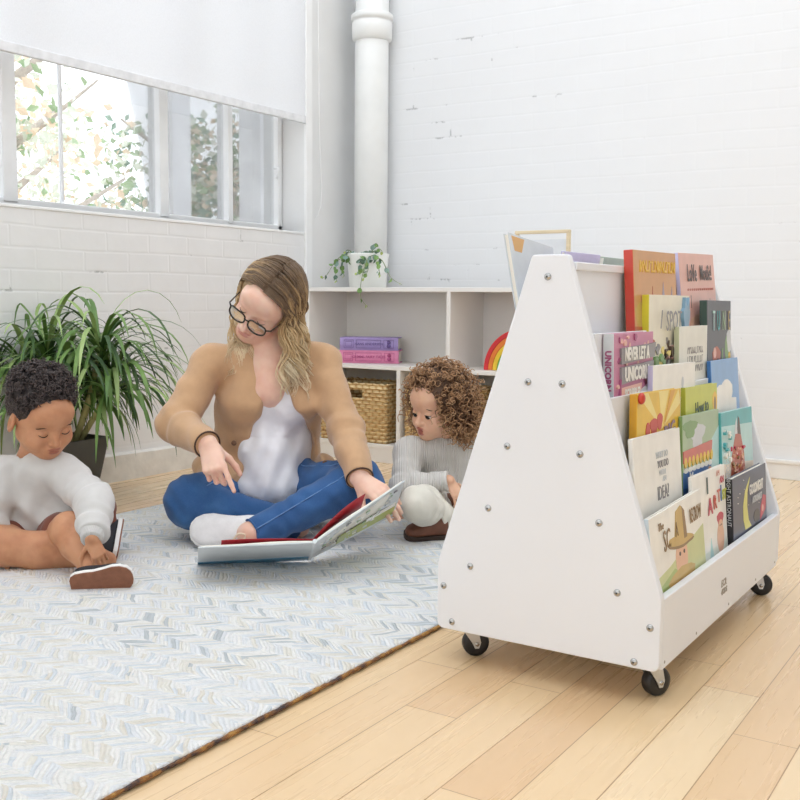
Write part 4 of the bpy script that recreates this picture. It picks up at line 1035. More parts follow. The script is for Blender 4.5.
def skin_mat(name, base, deep, lip, var=.05):
    t = NT(name); v = t.coord(); n = t.noise(v, 22, 3)
    c = t.ramp(n, [(.25, srgb(deep)), (.6, srgb(base))])
    at_ = t.n('ShaderNodeAttribute'); at_.attribute_name = 'lip'
    t.l(t.mix(at_.outputs['Fac'], c, srgb(lip)), t.b.inputs['Base Color'])
    t.b.inputs['Roughness'].default_value = .5; t.b.inputs['Subsurface Weight'].default_value = .25; t.b.inputs['Subsurface Radius'].default_value = (.010, .004, .002); t.b.inputs['Subsurface Scale'].default_value = 1
    t.b.inputs['Specular IOR Level'].default_value = .35
    t.bump(t.noise(v, 300, 2), .05, .001)
    return t.m
def hair_mat(name, stops):
    t = NT(name); a = t.n('ShaderNodeAttribute'); a.attribute_name = 'along'
    v = t.coord(); n = t.noise(v, 60, 3)
    f = t.math('ADD', a.outputs['Fac'], t.math('MULTIPLY', t.math('SUBTRACT', n, .5), .25))
    t.l(t.ramp(f, [(p, srgb(c)) for p, c in stops]), t.b.inputs['Base Color']); t.b.inputs['Roughness'].default_value = .42; t.b.inputs['Specular IOR Level'].default_value = .35
    return t.m
def cloth_mat(name, col, var=.06, scale=40, bump=.25, bscale=500, sheen=.2, rib=None, rough=.85):
    t = NT(name); c = srgb(col); v = t.coord()
    n = t.noise(v, scale, 3)
    t.l(t.ramp(n, [(.3, tuple(x*(1-var) for x in c)), (.7, tuple(min(1, x*(1+var)) for x in c))]), t.b.inputs['Base Color'])
    t.b.inputs['Roughness'].default_value = rough; t.b.inputs['Sheen Weight'].default_value = sheen; t.b.inputs['Specular IOR Level'].default_value = .15
    h = t.noise(v, bscale, 2)
    if rib:
        a = t.n('ShaderNodeAttribute'); a.attribute_name = 'rib'
        h = t.math('ADD', t.math('MULTIPLY', h, .3), t.math('SINE', t.math('MULTIPLY', a.outputs['Fac'], rib)))
    t.bump(h, bump, .003); return t.m

class Head:
    """face frame: x to the person's right, y out of the face, z up"""
    def __init__(s, c, f, u0, s_=1.0):
        s.c = np.array(c, float); s.y = unit(f); u = np.array(u0, float); s.z = unit(u-(u@s.y)*s.y); s.x = np.cross(s.y, s.z); s.s = s_
        s.M = np.stack([s.x, s.y, s.z], 1)
    def P(s, x, y, z): return s.c+s.M@(np.array([x, y, z])*s.s)
    def L(s, P): return ((np.asarray(P)-s.c)@s.M)/s.s
def head_prims(b, H, child=False, mouth_open=0, ears=True):
    s = H.s; M = H.M
    E = lambda c, r, k=.012, op='+', rot=None: b.ell(H.P(*c), np.array(r)*s, M if rot is None else M@rot, k*s, op)
    Cn = lambda a, c, ra, rb, k=.01, op='+': b.cone(H.P(*a), H.P(*c), ra*s, rb*s, k*s, op)
    if not child:
        E((0, -.016, .036), (.073, .092, .086)); E((0, .028, -.026), (.058, .062, .080), .03)
        for q in (-1, 1):
            Cn((q*.048, .005, -.052), (q*.018, .066, -.092), .024, .018, .03); E((q*.038, .056, -.030), (.026, .028, .026), .02)
            E((q*.054, .035, .02), (.016, .03, .03), .02)
        E((0, .074, -.096), (.019, .016, .016), .02); E((0, .070, .048), (.05, .022, .034), .03)
        E((0, .080, .018), (.045, .011, .008), .015)
        for q in (-1, 1): E((q*.031, .097, .002), (.017, .016, .012), .012, '-'); E((q*.031, .0735, .0005), (.0148, .0130, .0118), .004)
        Cn((0, .086, .010), (0, .110, -.030), .0075, .0105, .012); E((0, .112, -.034), (.011, .010, .009), .006)
        for q in (-1, 1): E((q*.012, .099, -.037), (.0075, .010, .0075), .005); E((q*.007, .107, -.0445), (.0035, .004, .003), .003, '-')
        E((0, .083, -.066), (.030, .018, .022), .012)
        E((0, .0965, -.0595), (.021, .0065, .0045), .004); E((0, .0945, -.0695), (.018, .0075, .0055), .004); E((0, .105, -.0642), (.024, .008, .0012), .002, '-')
        ear = (.074, -.012, -.012); er = (.008, .019, .031)
    else:
        E((0, -.012, .034), (.076, .090, .080)); E((0, .026, -.024), (.060, .058, .064), .03)
        for q in (-1, 1):
            E((q*.036, .052, -.036), (.029, .030, .028), .02); Cn((q*.044, .008, -.045), (q*.015, .060, -.070), .022, .018, .03)
        E((0, .068, -.074), (.017, .015, .014), .02); E((0, .064, .044), (.052, .026, .038), .03)
        for q in (-1, 1): E((q*.030, .094, -.004), (.017, .014, .012), .012, '-'); E((q*.030, .0715, -.005+(.0048 if mouth_open else 0)), (.015, .0130, .0118 if not mouth_open else .0085), .004)
        Cn((0, .084, -.004), (0, .097, -.028), .006, .0095, .012); E((0, .099, -.030), (.0095, .0085, .008), .006)
        for q in (-1, 1): E((q*.0105, .089, -.032), (.007, .008, .0065), .005); E((q*.006, .096, -.0385), (.003, .0035, .0025), .003, '-')
        E((0, .077, -.054), (.026, .017, .018), .012)
        if mouth_open:
            E((0, .0905, -.0475), (.0175, .0065, .005), .004); E((0, .0875, -.066), (.015, .0075, .006), .004); E((0, .096, -.0565), (.0125, .014, .0068), .003, '-')
        else:
            E((0, .0905, -.0495), (.0175, .0065, .0048), .004); E((0, .0885, -.0585), (.015, .007, .0055), .004); E((0, .098, -.0538), (.02, .008, .0011), .002, '-')
        ear = (.077, -.010, -.016); er = (.009, .022, .031)
    if ears:
        for q in (-1, 1):
            rot = np.array(Euler((R(-12), R(q*-8), R(q*-22))).to_matrix())
            E((q*ear[0], ear[1], ear[2]), er, .006, '+', rot); E((q*(ear[0]+.008), ear[1]+.004, ear[2]+.003), (.005, .009, .017), .005, '-', rot)
def lip_mask(H, child=False, mouth_open=0):
    def f(v):
        L = H.L(v)
        if child and mouth_open: zs = ((-.0475, .0165, .0048), (-.066, .014, .0062), (-.0565, .0125, .0085))
        elif child: zs = ((-.0495, .0175, .0055), (-.0585, .015, .0065))
        else: zs = ((-.0595, .022, .0052), (-.0695, .019, .0065))
        m = np.zeros(len(v))
        for z, rx, rz in zs:
            q = (L[:, 0]/rx)**2+((L[:, 2]-z)/rz)**2
            m = np.maximum(m, np.clip((1.25-q)*2.2, 0, 1))
        return m*(L[:, 1] > .06)
    return f
def eyes(parent, H, child=False, gaze=(0, 1, -.5), open_=.5, iris='3b2a20', lash='2a1d18', brow='5a4330', browz=.022, broww=.0028):
    s = H.s; g = unit(H.M@np.array(gaze)); ez = -.005 if child else .0005; ey = .0715 if child else .0735; ex = .030 if child else .031
    M_w = mat('eye_white', 'e9e4df', .2, .02, 40); M_i = mat('iris_'+iris, iris, .15, .15, 80); M_p = mat('pupil', '0c0a0a', .1)
    for q in (-1, 1):
        op = open_ > .3
        c = H.P(q*ex, ey+(.0022 if op else -.002), ez-(.0018 if op else 0)); r = (.0118 if op else .0100)*s; m = MB()
        zz = Vector(g); xx = zz.orthogonal().normalized(); yy = zz.cross(xx); n, mm = 20, 18
        vs = [Vector(c)+(zz*math.cos(PI*i/mm)+(xx*math.cos(2*PI*k/n)+yy*math.sin(2*PI*k/n))*math.sin(PI*i/mm))*r for i in range(mm+1) for k in range(n)]
        m.v = [tuple(p) for p in vs]
        for i in range(mm):
            for k in range(n):
                m.f.append((i*n+k, (i+1)*n+k, (i+1)*n+(k+1) % n, i*n+(k+1) % n)); m.mi.append(2 if i < 2 else (1 if i < 6 else 0)); m.sm.append(True)
        m.build('eye', [M_w, M_i, M_p], parent)
        m = MB(); pts = []
        for k in range(11):
            u = -1+2*k/10; lx = u*.0135
            lz = ez+(.0036*(1-u*u)-.001 if op else -.0050*(1-u*u)-.0002)
            ly = ey+.0133*math.sqrt(max(.02, 1-(lx/.0150)**2-((lz-ez-(.004 if op else 0))/.0125)**2))+.0004
            pts.append(H.P(q*(ex+lx), ly, lz))
        m.tube(pts, [(.0006+.0009*math.sin(PI*k/10))*s for k in range(11)], 6); m.build('eyelash', mat('lash_'+lash, lash, .6), parent)
        b = MB(); pts = [H.P(q*(ex-.014+.034*u), (.086 if not child else .0845)-.012*u*u-.002*u+.001, ez+browz+.005*math.sin(PI*min(1, u*1.2))-.003*u) for u in np.linspace(0, 1, 9)]
        b.tube(pts, [broww*s*(.5+.7*math.sin(PI*(.2+.75*u)))*.9 for u in np.linspace(0, 1, 9)], 6, flat=.8); b.build('eyebrow', mat('brow_'+brow, brow, .8, .2, 200), parent)
def hand(b, wrist, X, Zb, side, s=1.0, curls=None, thumb=(.45, .75, -.35), tcurl=20, spread=6, k=.006):
    """wrist point, finger direction, back-of-hand normal, side=+1/-1 turns the thumb side"""
    X = unit(X); Zb = np.array(Zb, float); Zb = unit(Zb-(Zb@X)*X); Y = np.cross(Zb, X)*side
    w = np.array(wrist, float); P = lambda x, y, z: w+(X*x+Y*y+Zb*z)*s
    kn = [(.088, .026, .001), (.092, .008, .003), (.088, -.010, .001), (.080, -.027, -.002)]
    ln = [(.040, .025, .021), (.045, .028, .022), (.041, .026, .021), (.032, .020, .018)]
    rd = [.0088, .0090, .0084, .0074]
    for i, q in enumerate(kn):
        b.cone(P(-.01, q[1]*.45, 0), P(*q), .0145*s, .0102*s, .012*s)
    b.cone(P(.02, 0, -.004), P(.07, .002, -.005), .017*s, .013*s, .012*s)
    b.cone(P(.018, .018, -.008), P(.055, .026, -.008), .014*s, .010*s, .012*s)
    curls = curls or [(15, 20, 12)]*4
    for i in range(4):
        p = np.array(kn[i]); a = 0; sp = R((1.5-i)*spread)
        for j in range(3):
            a += R(curls[i][j]); d = np.array([math.cos(a)*math.cos(sp), math.sin(sp)*math.cos(a), -math.sin(a)])
            e = p+d*ln[i][j]; r0, r1 = rd[i]*(1-.09*j), rd[i]*(1-.09*(j+1))
            b.cone(P(*p), P(*e), r0*s, r1*s, k*s*(1.3 if j == 0 else .8)); p = e
    p = np.array([.022, .022, -.010]); d = unit(thumb)
    for j, (L, r0, r1) in enumerate(((.042, .0125, .0105), (.032, .0102, .0092), (.026, .0092, .0075))):
        e = p+d*L; b.cone(P(*p), P(*e), r0*s, r1*s, k*s*(2 if j == 0 else 1)); p = e
        d = unit(d+np.array([math.sin(R(tcurl))*.9, -math.sin(R(tcurl))*.6, 0]))
    return P
def curl_tube(m, p, ax, rad, turns, length, tr, n=14, q=None, along=None, off=0):
    ax = Vector(ax).normalized(); x = ax.orthogonal().normalized(); y = ax.cross(x); ph = q.uniform(0, 6.28); sg = q.choice((-1, 1))
    pts = []
    for i in range(n+1):
        u = i/n; a = ph+sg*2*PI*turns*u; r = rad*min(1, .25+u*2.2)
        pts.append(Vector(p)+ax*(length*u)+(x*math.cos(a)+y*math.sin(a))*r)
    o = len(m.v); m.tube(pts, [tr*(1-.35*i/n) for i in range(n+1)], 5, 0)
    if along is not None: along += [off+i/n for i in range(n+1) for _ in range(5)]
def build_hair(m, along, name, material, parent):
    ob = m.build(name, material, parent); setattr_float(ob.data, 'along', along); return ob
def shoe(parent, T, L, W, Hh, m_up, m_mid, m_out, ankle=.55, laces=None, names=('shoe',), high=0):
    """T: heel-to-toe x, z up out of the sole, origin under the heel"""
    n = 14; st = [0, .03, .1, .25, .4, .55, .7, .82, .92, .98, 1.0]
    hw = [.20, .34, .42, .44, .42, .46, .52, .50, .40, .24, .08]
    ht = [.55, .85, .98, 1.0, .92, .74, .60, .52, .44, .34, .22]
    def ol(g, inset=0):
        a = [((L+2*g)*s-g, (h*W+g)) for s, h in zip(st, hw)]
        return [(x, y) for x, y in a]+[(x, -y) for x, y in a[::-1]]
    root = MB()
    for (z0, z1, g, mm, nm) in ((0, .004, .0015, m_out, 'outsole'), (.004, .018*Hh/.06, .0025, m_mid, 'midsole')):
        MB().prism(ol(g), 'z', z0, z1, mtx=T).build(nm, mm, parent, bevel=.0012)
    zb = .012*Hh/.06; m = MB(); rings = []
    for s, h, t in zip(st, hw, ht):
        hh = Hh*t*(1+(high if s < .45 else 0)); y = h*W
        rings.append([T @ Vector((L*s, y*math.copysign(abs(math.cos(PI*k/(n-1)))**.75, math.cos(PI*k/(n-1))), zb+hh*abs(math.sin(PI*k/(n-1)))**.62)) for k in range(n)])
    vs = [p for r in rings for p in r]; N = len(rings)
    fs = [(i*n+k, (i+1)*n+k, (i+1)*n+k+1, i*n+k+1) for i in range(N-1) for k in range(n-1)]+[(i*n, i*n+n-1, (i+1)*n+n-1, (i+1)*n) for i in range(N-1)]+[tuple(range(n)), tuple(range((N-1)*n, N*n))[::-1]]
    m.add(vs, fs, 0, True); up = m.build('upper', m_up, parent); sb = up.modifiers.new('sub', 'SUBSURF'); sb.levels = sb.render_levels = 2
    if laces:
        m = MB()
        for k in range(4):
            s = .42+.085*k; hh = Hh*np.interp(s, st, ht); y = W*.2
            m.tube([T @ Vector((L*s, -y, zb+hh*.93)), T @ Vector((L*s+.003, 0, zb+hh*1.03)), T @ Vector((L*s, y, zb+hh*.93))], .0022*Hh/.06+.0006, 6)
        m.build('laces', laces, parent)
def frame_mtx(o, x, z):
    x = Vector(x).normalized(); z = Vector(z); z = (z-x*z.dot(x)).normalized(); y = z.cross(x)
    return Matrix(((x.x, y.x, z.x, o[0]), (x.y, y.y, z.y, o[1]), (x.z, y.z, z.z, o[2]), (0, 0, 0, 1)))
def dirv(r, f, u): return RIGHT*r+FWD*f+UPW*u
# ------------------------------------------------------------------ the woman
def cut_end(b, p, ax, r=.07, L=.06):
    ax = unit(ax); y = unit(np.cross(ax, [.3, .5, .8])); z = np.cross(ax, y)
    b.slab(np.array(p)+ax*L, (L, r, r), np.stack([ax, y, z], 1), .004, '-', .002); return b
def ring(m, p, ax, r, t, sq=1, n=28, nt=8, gap=None):
    ax = Vector(unit(ax)); x = ax.orthogonal().normalized(); y = ax.cross(x)
    pts = [Vector(p)+(x*math.cos(2*PI*k/n)+y*math.sin(2*PI*k/n)*sq)*r for k in range(n+1)]
    m.tube(pts, t, nt); return m
W0 = at(268, 520, 3.15); W0[2] = RUGZ
wo = thing('person', 'woman in a tan cardigan, white top and blue jeans sitting cross-legged on the rug', 'person', W0)
P0, S1, S2, NB = at(268, 486, 3.20), at(267, 440, 3.19), at(268, 396, 3.16), at(273, 350, 3.14)
Hw_f = unit(dirv(-.45, -.74, -.50))
HW = Head(at(262, 307, 3.03)-Hw_f*.028, Hw_f, dirv(.62, 0, .9), 1.0)
RS, RE, RWr = at(211, 362, 3.10), at(177, 424, 2.97), at(208, 445, 2.80)
LS, LE, LWr = at(322, 362, 3.14), at(346, 430, 3.02), at(360, 479, 2.85)
RHip, RK, RA = at(240, 492, 3.16), at(191, 502, 2.90), at(300, 528, 2.95)
LHip, LK, LA = at(298, 492, 3.16), at(358, 484, 2.95), at(252, 534, 2.765)
b = Body()
b.chain([P0, S1, S2], [.125, .115, .12], .05, flat=(FWD, 1.3)); b.cone(S2, NB, .11, .065, .05, flat=(FWD, 1.15))
for sp_, el, wr in ((RS, RE, RWr), (LS, LE, LWr)):
    b.cone(NB-UPW*.035, sp_-UPW*.01, .045, .036, .03); b.cone(sp_-UPW*.01, el, .040, .036, .02); b.cone(el, wr, .038, .025, .02)
for hp, kn, an in ((RHip, RK, RA), (LHip, LK, LA)):
    b.cone(P0, hp, .1, .085, .03); b.cone(hp, kn, .075, .052, .02); b.cone(kn, an, .05, .028, .02)
b.cone(NB-UPW*.01, HW.P(0, -.020, -.055), .054, .050, .03)
b.cone(NB+dirv(0, -.05, -.03), NB+dirv(0, -.075, -.12), .055, .06, .05)
b.cone(LA, fr(-.445, 2.80, .062), .030, .026, .02); b.cone(LA, fr(-.375, 2.815, .058), .030, .026, .02)
head_prims(b, HW)
# pointing right hand, left hand laid along the page edge
hand(b, RWr, dirv(.34, -.58, -.72), dirv(-.12, -.78, .62), 1, .93, [(4, 8, 6), (48, 62, 40), (54, 66, 42), (58, 66, 40)], thumb=(.62, .50, -.55), tcurl=14, spread=3)
hand(b, LWr, dirv(.72, -.55, -.40), dirv(-.15, -.55, .80), -1, .93, [(14, 18, 12), (16, 20, 14), (18, 22, 14), (20, 22, 14)], thumb=(.7, .6, -.35), tcurl=12, spread=5)
M_skinW = skin_mat('skin_fair', 'efc9b4', 'e5b59e', 'c9837c')
lm = lip_mask(HW)
body_w = b.build('body', M_skinW, wo, .0031*QS, lambda me, v: setattr_float(me, 'lip', lm(v)*.75))
eyes(wo, HW, gaze=(0, 1, -.55), open_=.1, iris='5a6b66', lash='3a2a22', brow='8a6a4a', browz=.0225, broww=.0026)
# nails on the pointing hand are part of the skin; glasses
gl = MB(); zc = .001
def rim(q):
    return [HW.P(q*.0350+.0285*math.copysign(abs(math.cos(a))**.72, math.cos(a)), .113-.0085*abs(math.cos(a))*(1 if math.cos(a)*q > 0 else .2), zc+.0205*math.copysign(abs(math.sin(a))**.72, math.sin(a))-.001) for a in np.linspace(0, 2*PI, 33)]
for q in (-1, 1): gl.tube(rim(q), .0026, 8)
gl.tube([HW.P(-.008, .114, .008), HW.P(0, .117, .010), HW.P(.008, .114, .008)], .0022, 8)
for q in (-1, 1): gl.tube([HW.P(q*.063, .105, .008), HW.P(q*.074, .095, .008), HW.P(q*.079, .03, .004), HW.P(q*.079, -.01, -.002)], [.0028, .0024, .0018, .0016], 8)
gob = gl.build('glasses', mat('tortoise_frame', '2c211c', .25, .35, 120), wo)
ln = MB()
for q in (-1, 1):
    rp = rim(q); c = sum((Vector(p) for p in rp[:-1]), Vector())/32
    ln.add([c]+[Vector(p) for p in rp[:-1]], [(0, 1+k, 1+(k+1) % 32) for k in range(32)], 0, True)
ln.build('lenses', M_glass, gob)
# white top
b = Body(); b.chain([P0+UPW*.01, S1, S2], [.158, .138, .140], .05, flat=(FWD, 1.22))
b.cone(S2, at(272, 362, 3.12), .13, .10, .05, flat=(FWD, 1.15))
for x in (250, 291): b.ell(at(x, 404, 3.075), (.058, .052, .062), k=.05)
b.cone(at(268, 455, 3.08), at(268, 484, 3.05), .085, .075, .05); b.cone(at(245, 487, 3.04), at(292, 485, 3.05), .03, .03, .04)
b.cone(at(272, 372, 3.0), at(271, 404, 2.99), .062, .006, .008, '-', flat=(FWD, .35)); b.half(at(272, 386, 3.06), UPW)
fd = lambda P: .0035*np.sin((P@RIGHT)*105+3*np.sin((P@UPW)*14))*np.clip((.46-P[:, 2])*6, 0, 1)+.002*np.sin((P@RIGHT)*60+(P@UPW)*55)
b.wrinkle(fd)
b.build('top', cloth_mat('white_jersey', 'eeeef2', .03, 30, .12, 700, .1), wo, .0042*QS)
# cardigan
b = Body(); b.chain([P0, S1, S2], [.168, .157, .158], .05, flat=(FWD, 1.17))
b.cone(S2, at(273, 360, 3.15), .146, .080, .06, flat=(FWD, 1.1))
for sp_, px in ((RS, 1), (LS, -1)): b.cone(NB-UPW*.028, sp_, .066, .051, .04)
b.cone(RS, RE, .055, .053, .03, fold=(.002, 70, .85, .35, .4)); b.cone(RE, RWr, .058, .038, .018, fold=(.0026, 85, .1, .3, 1.2))
b.cone(LS, LE, .055, .051, .03, fold=(.002, 70, .9, .4, 2.0)); b.cone(LE, LWr, .054, .039, .018, fold=(.0024, 85, .12, .3, .7))
b.ell(at(216, 482, 3.06), (.066, .08, .036), k=.04); b.cone(at(208, 466, 3.14), at(240, 474, 3.05), .05, .034, .04); b.cone(at(322, 466, 3.1), at(330, 474, 3.06), .04, .03, .04)
for x in (248, 293): b.ell(at(x, 404, 3.07), (.06, .055, .065), k=.05)
b.chain([at(276, 338, 3.0), at(276, 372, 2.97), at(275, 400, 2.96), at(277, 440, 2.94), at(279, 462, 2.91), at(268, 500, 2.86)], [.026, .030, .046, .096, .130, .16], .012, op='-', flat=(FWD, .42))
b.cone(NB+UPW*.03, NB+UPW*.10, .062, .085, .01, '-')
b.cone(RHip+UPW*-.03, RK, .08, .066, .004, '-'); b.cone(LHip+UPW*-.03, LK, .08, .064, .004, '-')
cut_end(b, RWr-unit(RWr-RE)*.006, RWr-RE, .055, .05); cut_end(b, LWr-unit(LWr-LE)*.006, LWr-LE, .055, .05)
b.wrinkle(wrinkles(.0026, 34, 4)); b.wrinkle(lambda P: .0022*np.sin((P@dirv(.6, .2, .8))*70+2.5*np.sin((P@RIGHT)*18))); 
M_tan = cloth_mat('tan_knit', 'c9a27c', .05, 30, .3, 650, .35)
jk = b.build('cardigan', M_tan, wo, .0040*QS)
for wr, el, r_ in ((RWr, RE, .0375), (LWr, LE, .0385)):
    m = MB(); ring(m, wr-unit(wr-el)*.004, wr-el, r_, .0026); m.build('cuff_piping', mat('dark_piping', '4a3528', .7, .1, 80), wo)
for p in (at(234, 443, 3.03), at(325, 463, 3.03)):
    m = MB(); m.lathe([(.0001, 0), (.0075, 0), (.008, .002), (.006, .003), (.0001, .0024)][::-1], n=16, mtx=Matrix.Translation(p) @ Vector(dirv(0, -1, .2)).to_track_quat('Z', 'Y').to_matrix().to_4x4())
    m.build('button', mat('horn_button', '6b4a32', .35, .2, 80), wo)
m = MB(); m.tube(spline([at(261, 347, 3.06), at(264, 365, 3.035), at(269, 380, 3.022), at(274, 366, 3.035), at(283, 347, 3.06)], 24), .0008, 5); m.ball(at(269, 381, 3.018), .003)
m.build('necklace', mat('gold_chain', 'd8b56a', .3, .1, 50, metal=1), wo)
# jeans
b = Body(); b.cone(P0-UPW*.02, P0+UPW*.05, .165, .150, .04, flat=(FWD, 1.12))
for hp, kn, an, ph in ((RHip, RK, RA, .3), (LHip, LK, LA, 1.9)):
    b.cone(P0, hp, .11, .095, .04); b.cone(hp, kn, .088, .070, .03, fold=(.003, 75, .95, .3, ph)); b.cone(kn, an, .068, .043, .012, fold=(.003, 85, .0, .25, ph+1))
b.ell(RK+dirv(.01, .0, 0), (.074, .074, .078), k=.03); b.ell(LK, (.068, .068, .07), k=.03)
cut_end(b, LA, LA-LK, .07, .05); cut_end(b, RA, RA-RK, .07, .05)
b.wrinkle(wrinkles(.0022, 34, 9)); b.wrinkle(lambda P: .0018*np.sin((P@dirv(.5, .3, .8))*120+2*np.sin((P@RIGHT)*40)))
def denim():
    t = NT('blue_denim'); v = t.coord(); n = t.noise(v, 9, 4); f = t.noise(t.coord('Object', (1, 1, 1), (.4, .5, .6)), 420, 2)
    c = t.ramp(n, [(.25, srgb('1e4474')), (.55, srgb('2a568b')), (.8, srgb('4675ab'))])
    t.l(t.mix(t.math('MULTIPLY', f, .18), c, srgb('7fa3cf')), t.b.inputs['Base Color']); t.b.inputs['Roughness'].default_value = .85; t.b.inputs['Specular IOR Level'].default_value = .15; t.b.inputs['Sheen Weight'].default_value = .15
    t.bump(f, .2, .002); return t.m
M_den = denim(); jb = b
b.build('jeans', M_den, wo, .0042*QS)
# seams along the left leg, following the cloth
def snap(bod, pts, off=.0005):
    P = np.array(pts, float)
    for _ in range(5):
        e = .004; v = bod.value(P); g = np.stack([(bod.value(P+e*np.eye(3)[i])-v)/e for i in range(3)], 1); g /= np.linalg.norm(g, axis=1)[:, None]+1e-9
        P = P-g*(v-off)[:, None]
    return P
for a, c, o in ((LK+dirv(-.02, -.06, .05), LA+dirv(.02, -.05, .03), 0), (LHip+dirv(.02, -.06, .08), LK+dirv(-.03, -.03, .07), 0), (RHip+dirv(0, -.08, .05), RK+dirv(.04, -.06, .05), 0)):
    pts = snap(jb, [np.array(a)+(np.array(c)-np.array(a))*i/30 for i in range(31)])
    m = MB(); m.tube(pts, .0016, 6); m.build('seam', mat('denim_seam', '6d93c4', .8, .2, 300), wo)
m = MB(); ring(m, LA-unit(LA-LK)*.004, LA-LK, .0415, .003); m.build('jean_hem', M_den, wo)
# white slip-on
M_wsh = mat('white_canvas', 'f0f0f0', .75, .04, 60, .35, 400); M_wso = mat('white_rubber', 'f2f2f0', .5, .03, 30)
ft = thing('shoe', None, None); ft.parent = wo; ft['_o'] = wo['_o']
ft_T = frame_mtx(fr(-.372, 2.835, .060), dirv(-1, -.06, -.02), dirv(0, -.93, .30))
shoe(ft, ft_T, .215, .090, .058, M_wsh, M_wso, M_wso)
m = MB(); m.tube(spline([at(233, 541, 2.735), at(238, 534, 2.73), at(245, 535, 2.73), at(243, 541, 2.735), at(236, 543, 2.735)], 20), .003, 6); m.build('heel_loop', mat('cream_tape', 'ead9bf', .7), ft)
# hair
b = Body(); E = lambda c, r, k=.012, op='+': b.ell(HW.P(*c), np.array(r)*HW.s, HW.M, k, op)
E((0, -.024, .042), (.082, .094, .090)); E((0, -.05, -.02), (.075, .066, .09), .04)
for q in (-1, 1): E((q*.068, -.010, .0), (.018, .040, .07), .03)
E((.008, .105, -.056), (.052, .085, .100), .02, '-')
capb = b
b.build('hair_base', None, wo, .004*QS, lambda me, v: setattr_float(me, 'along', np.clip(.34-(HW.L(v)[:, 2])*2.2, .02, .5)), mats=[hair_mat('hair_blonde', [(0, '6a5644'), (.16, '836a4e'), (.34, 'b4956a'), (.6, 'd6ba8e'), (1, 'efdfbe')])])
q = random.Random(77); m = MB(); al = []
obst = Body(); obst.chain([P0, S1, S2], [.168, .157, .158], .05, flat=(FWD, 1.17)); obst.cone(S2, at(273, 358, 3.15), .150, .085, .06, flat=(FWD, 1.1))
for sp_ in (RS, LS): obst.cone(NB-UPW*.035, sp_, .060, .050, .04)
obst.cone(RS, RE, .055, .053, .03); obst.cone(LS, LE, .055, .051, .03)
for x in (248, 293): obst.ell(at(x, 404, 3.07), (.06, .055, .065), k=.05)
cap = Body(); cap.p = list(capb.p)
strands = []
down = -UPW; tocam = -FWD
for side in (-1, 1):
    for L in range(34):
        t0 = q.random()                         # 0 hairline .. 1 crown back
        for k in range(13):
            tq = min(1, max(0, t0+q.gauss(0, .03)))
            yr = .075-.150*tq; top = .118-.03*tq*tq+.0*tq if tq > .25 else .098+.08*tq
            amax = R(100)*q.uniform(.92, 1.08); P = []
            yend = (.016 if side > 0 else .034)-.090*tq
            for i in range(9):
                u = i/8; ph = amax*u-.03
                x = side*.083*math.sin(ph); z = .042+(top-.042)*math.cos(ph)*1.0
                y = yr+(yend-yr)*u**(1.3 if side > 0 else 2.0)
                e = ((y+.024)/.100)**2; sc = 1/math.sqrt(max((x/.086)**2+((z-.042)/.094)**2+e, .55)); sc = min(sc, 1.12)
                P.append(HW.P(x*sc+.016*side*0, -.024+(y+.024)*sc, .042+(z-.042)*sc))
            wv = q.uniform(0, 6.28) if k == 0 else wv
            P = [np.array(p)+HW.y*(.004*math.sin(i*1.25+wv))*min(1, i/4) for i, p in enumerate(P)]
            strands.append((side, tq, L, P))
lockph = {}; ALLS = []
for side, tq, L, P in strands:
    key = (side, L); loft = q.uniform(.0005, .011)
    if key not in lockph: lockph[key] = (q.uniform(0, 6.28), q.uniform(.19, .27) if tq < .6 else q.uniform(.15, .22), q.uniform(.011, .019), q.gauss(0, .018), q.choice((-.22, -.1, 0, .1, .25)), q.gauss(0, .016))
    ph, LEN, amp, sx, cshift, fx = lockph[key]
    P = [np.array(p) for p in P]; p = P[-1].copy(); d = unit(P[-1]-P[-2])
    out = HW.x*side; n = 18; LEN2 = LEN*q.uniform(.85, 1.05)*(1.06 if side > 0 and tq < .45 else 1); jit = np.array([q.gauss(0, .0035) for _ in range(3)])
    front = max(0, .75-tq)
    for i in range(n):
        u = (i+1)/n
        want = unit(down+tocam*((.30 if side < 0 else -.10)*front)+RIGHT*(.25*(-side)*.0+(-.26 if side > 0 else .14)*front*(1-.8*u)))
        d = unit(d*.72+want*.28)
        p = p+d*(LEN2/n)
        w = amp*math.sin(u*11.5+ph)*(.45+.75*u); w2 = amp*.7*math.cos(u*10.3+ph*1.3)*(.3+u)
        P.append(p+RIGHT*(w+fx*u)+tocam*(w2+(.010 if side < 0 else 0)*front)+jit*(1-.3*u)*1.4)
    ALLS.append((np.array(P), loft, cshift))
headb = Body(); head_prims(headb, HW, ears=False)
SP = np.array([p for p, _, _ in ALLS]); LO = np.repeat(np.array([l for _, l, _ in ALLS])[:, None], SP.shape[1], 1).ravel(); FP = SP.reshape(-1, 3)
for _ in range(3):
    for bod, off in ((cap, LO), (headb, LO*.4+.003), (obst, np.full(len(LO), .004))):
        v = bod.value(FP); bad = v < off
        if bad.any():
            e_ = .006; Q = FP[bad]; vv = v[bad]; g = np.stack([(bod.value(Q+e_*np.eye(3)[i])-vv)/e_ for i in range(3)], 1); g /= np.linalg.norm(g, axis=1)[:, None]+1e-9
            FP[bad] = Q+g*(off[bad]-vv)[:, None]
SP = FP.reshape(SP.shape)
for P, (_, loft, tone) in zip(SP, ALLS):
    NP = len(P)
    m.tube(P, [.0022*(.6+.4*min(1, i/4))*(1-max(0, (i-NP*.55)/(NP*.45))**1.6*.8) for i in range(NP)], 5)
    al += [max(0, min(1, .02+1.0*(i/NP)**1.15+tone*min(1, i/6))) for i in range(NP) for _ in range(5)]
build_hair(m, al, 'hair', bpy.data.materials['hair_blonde'], wo)

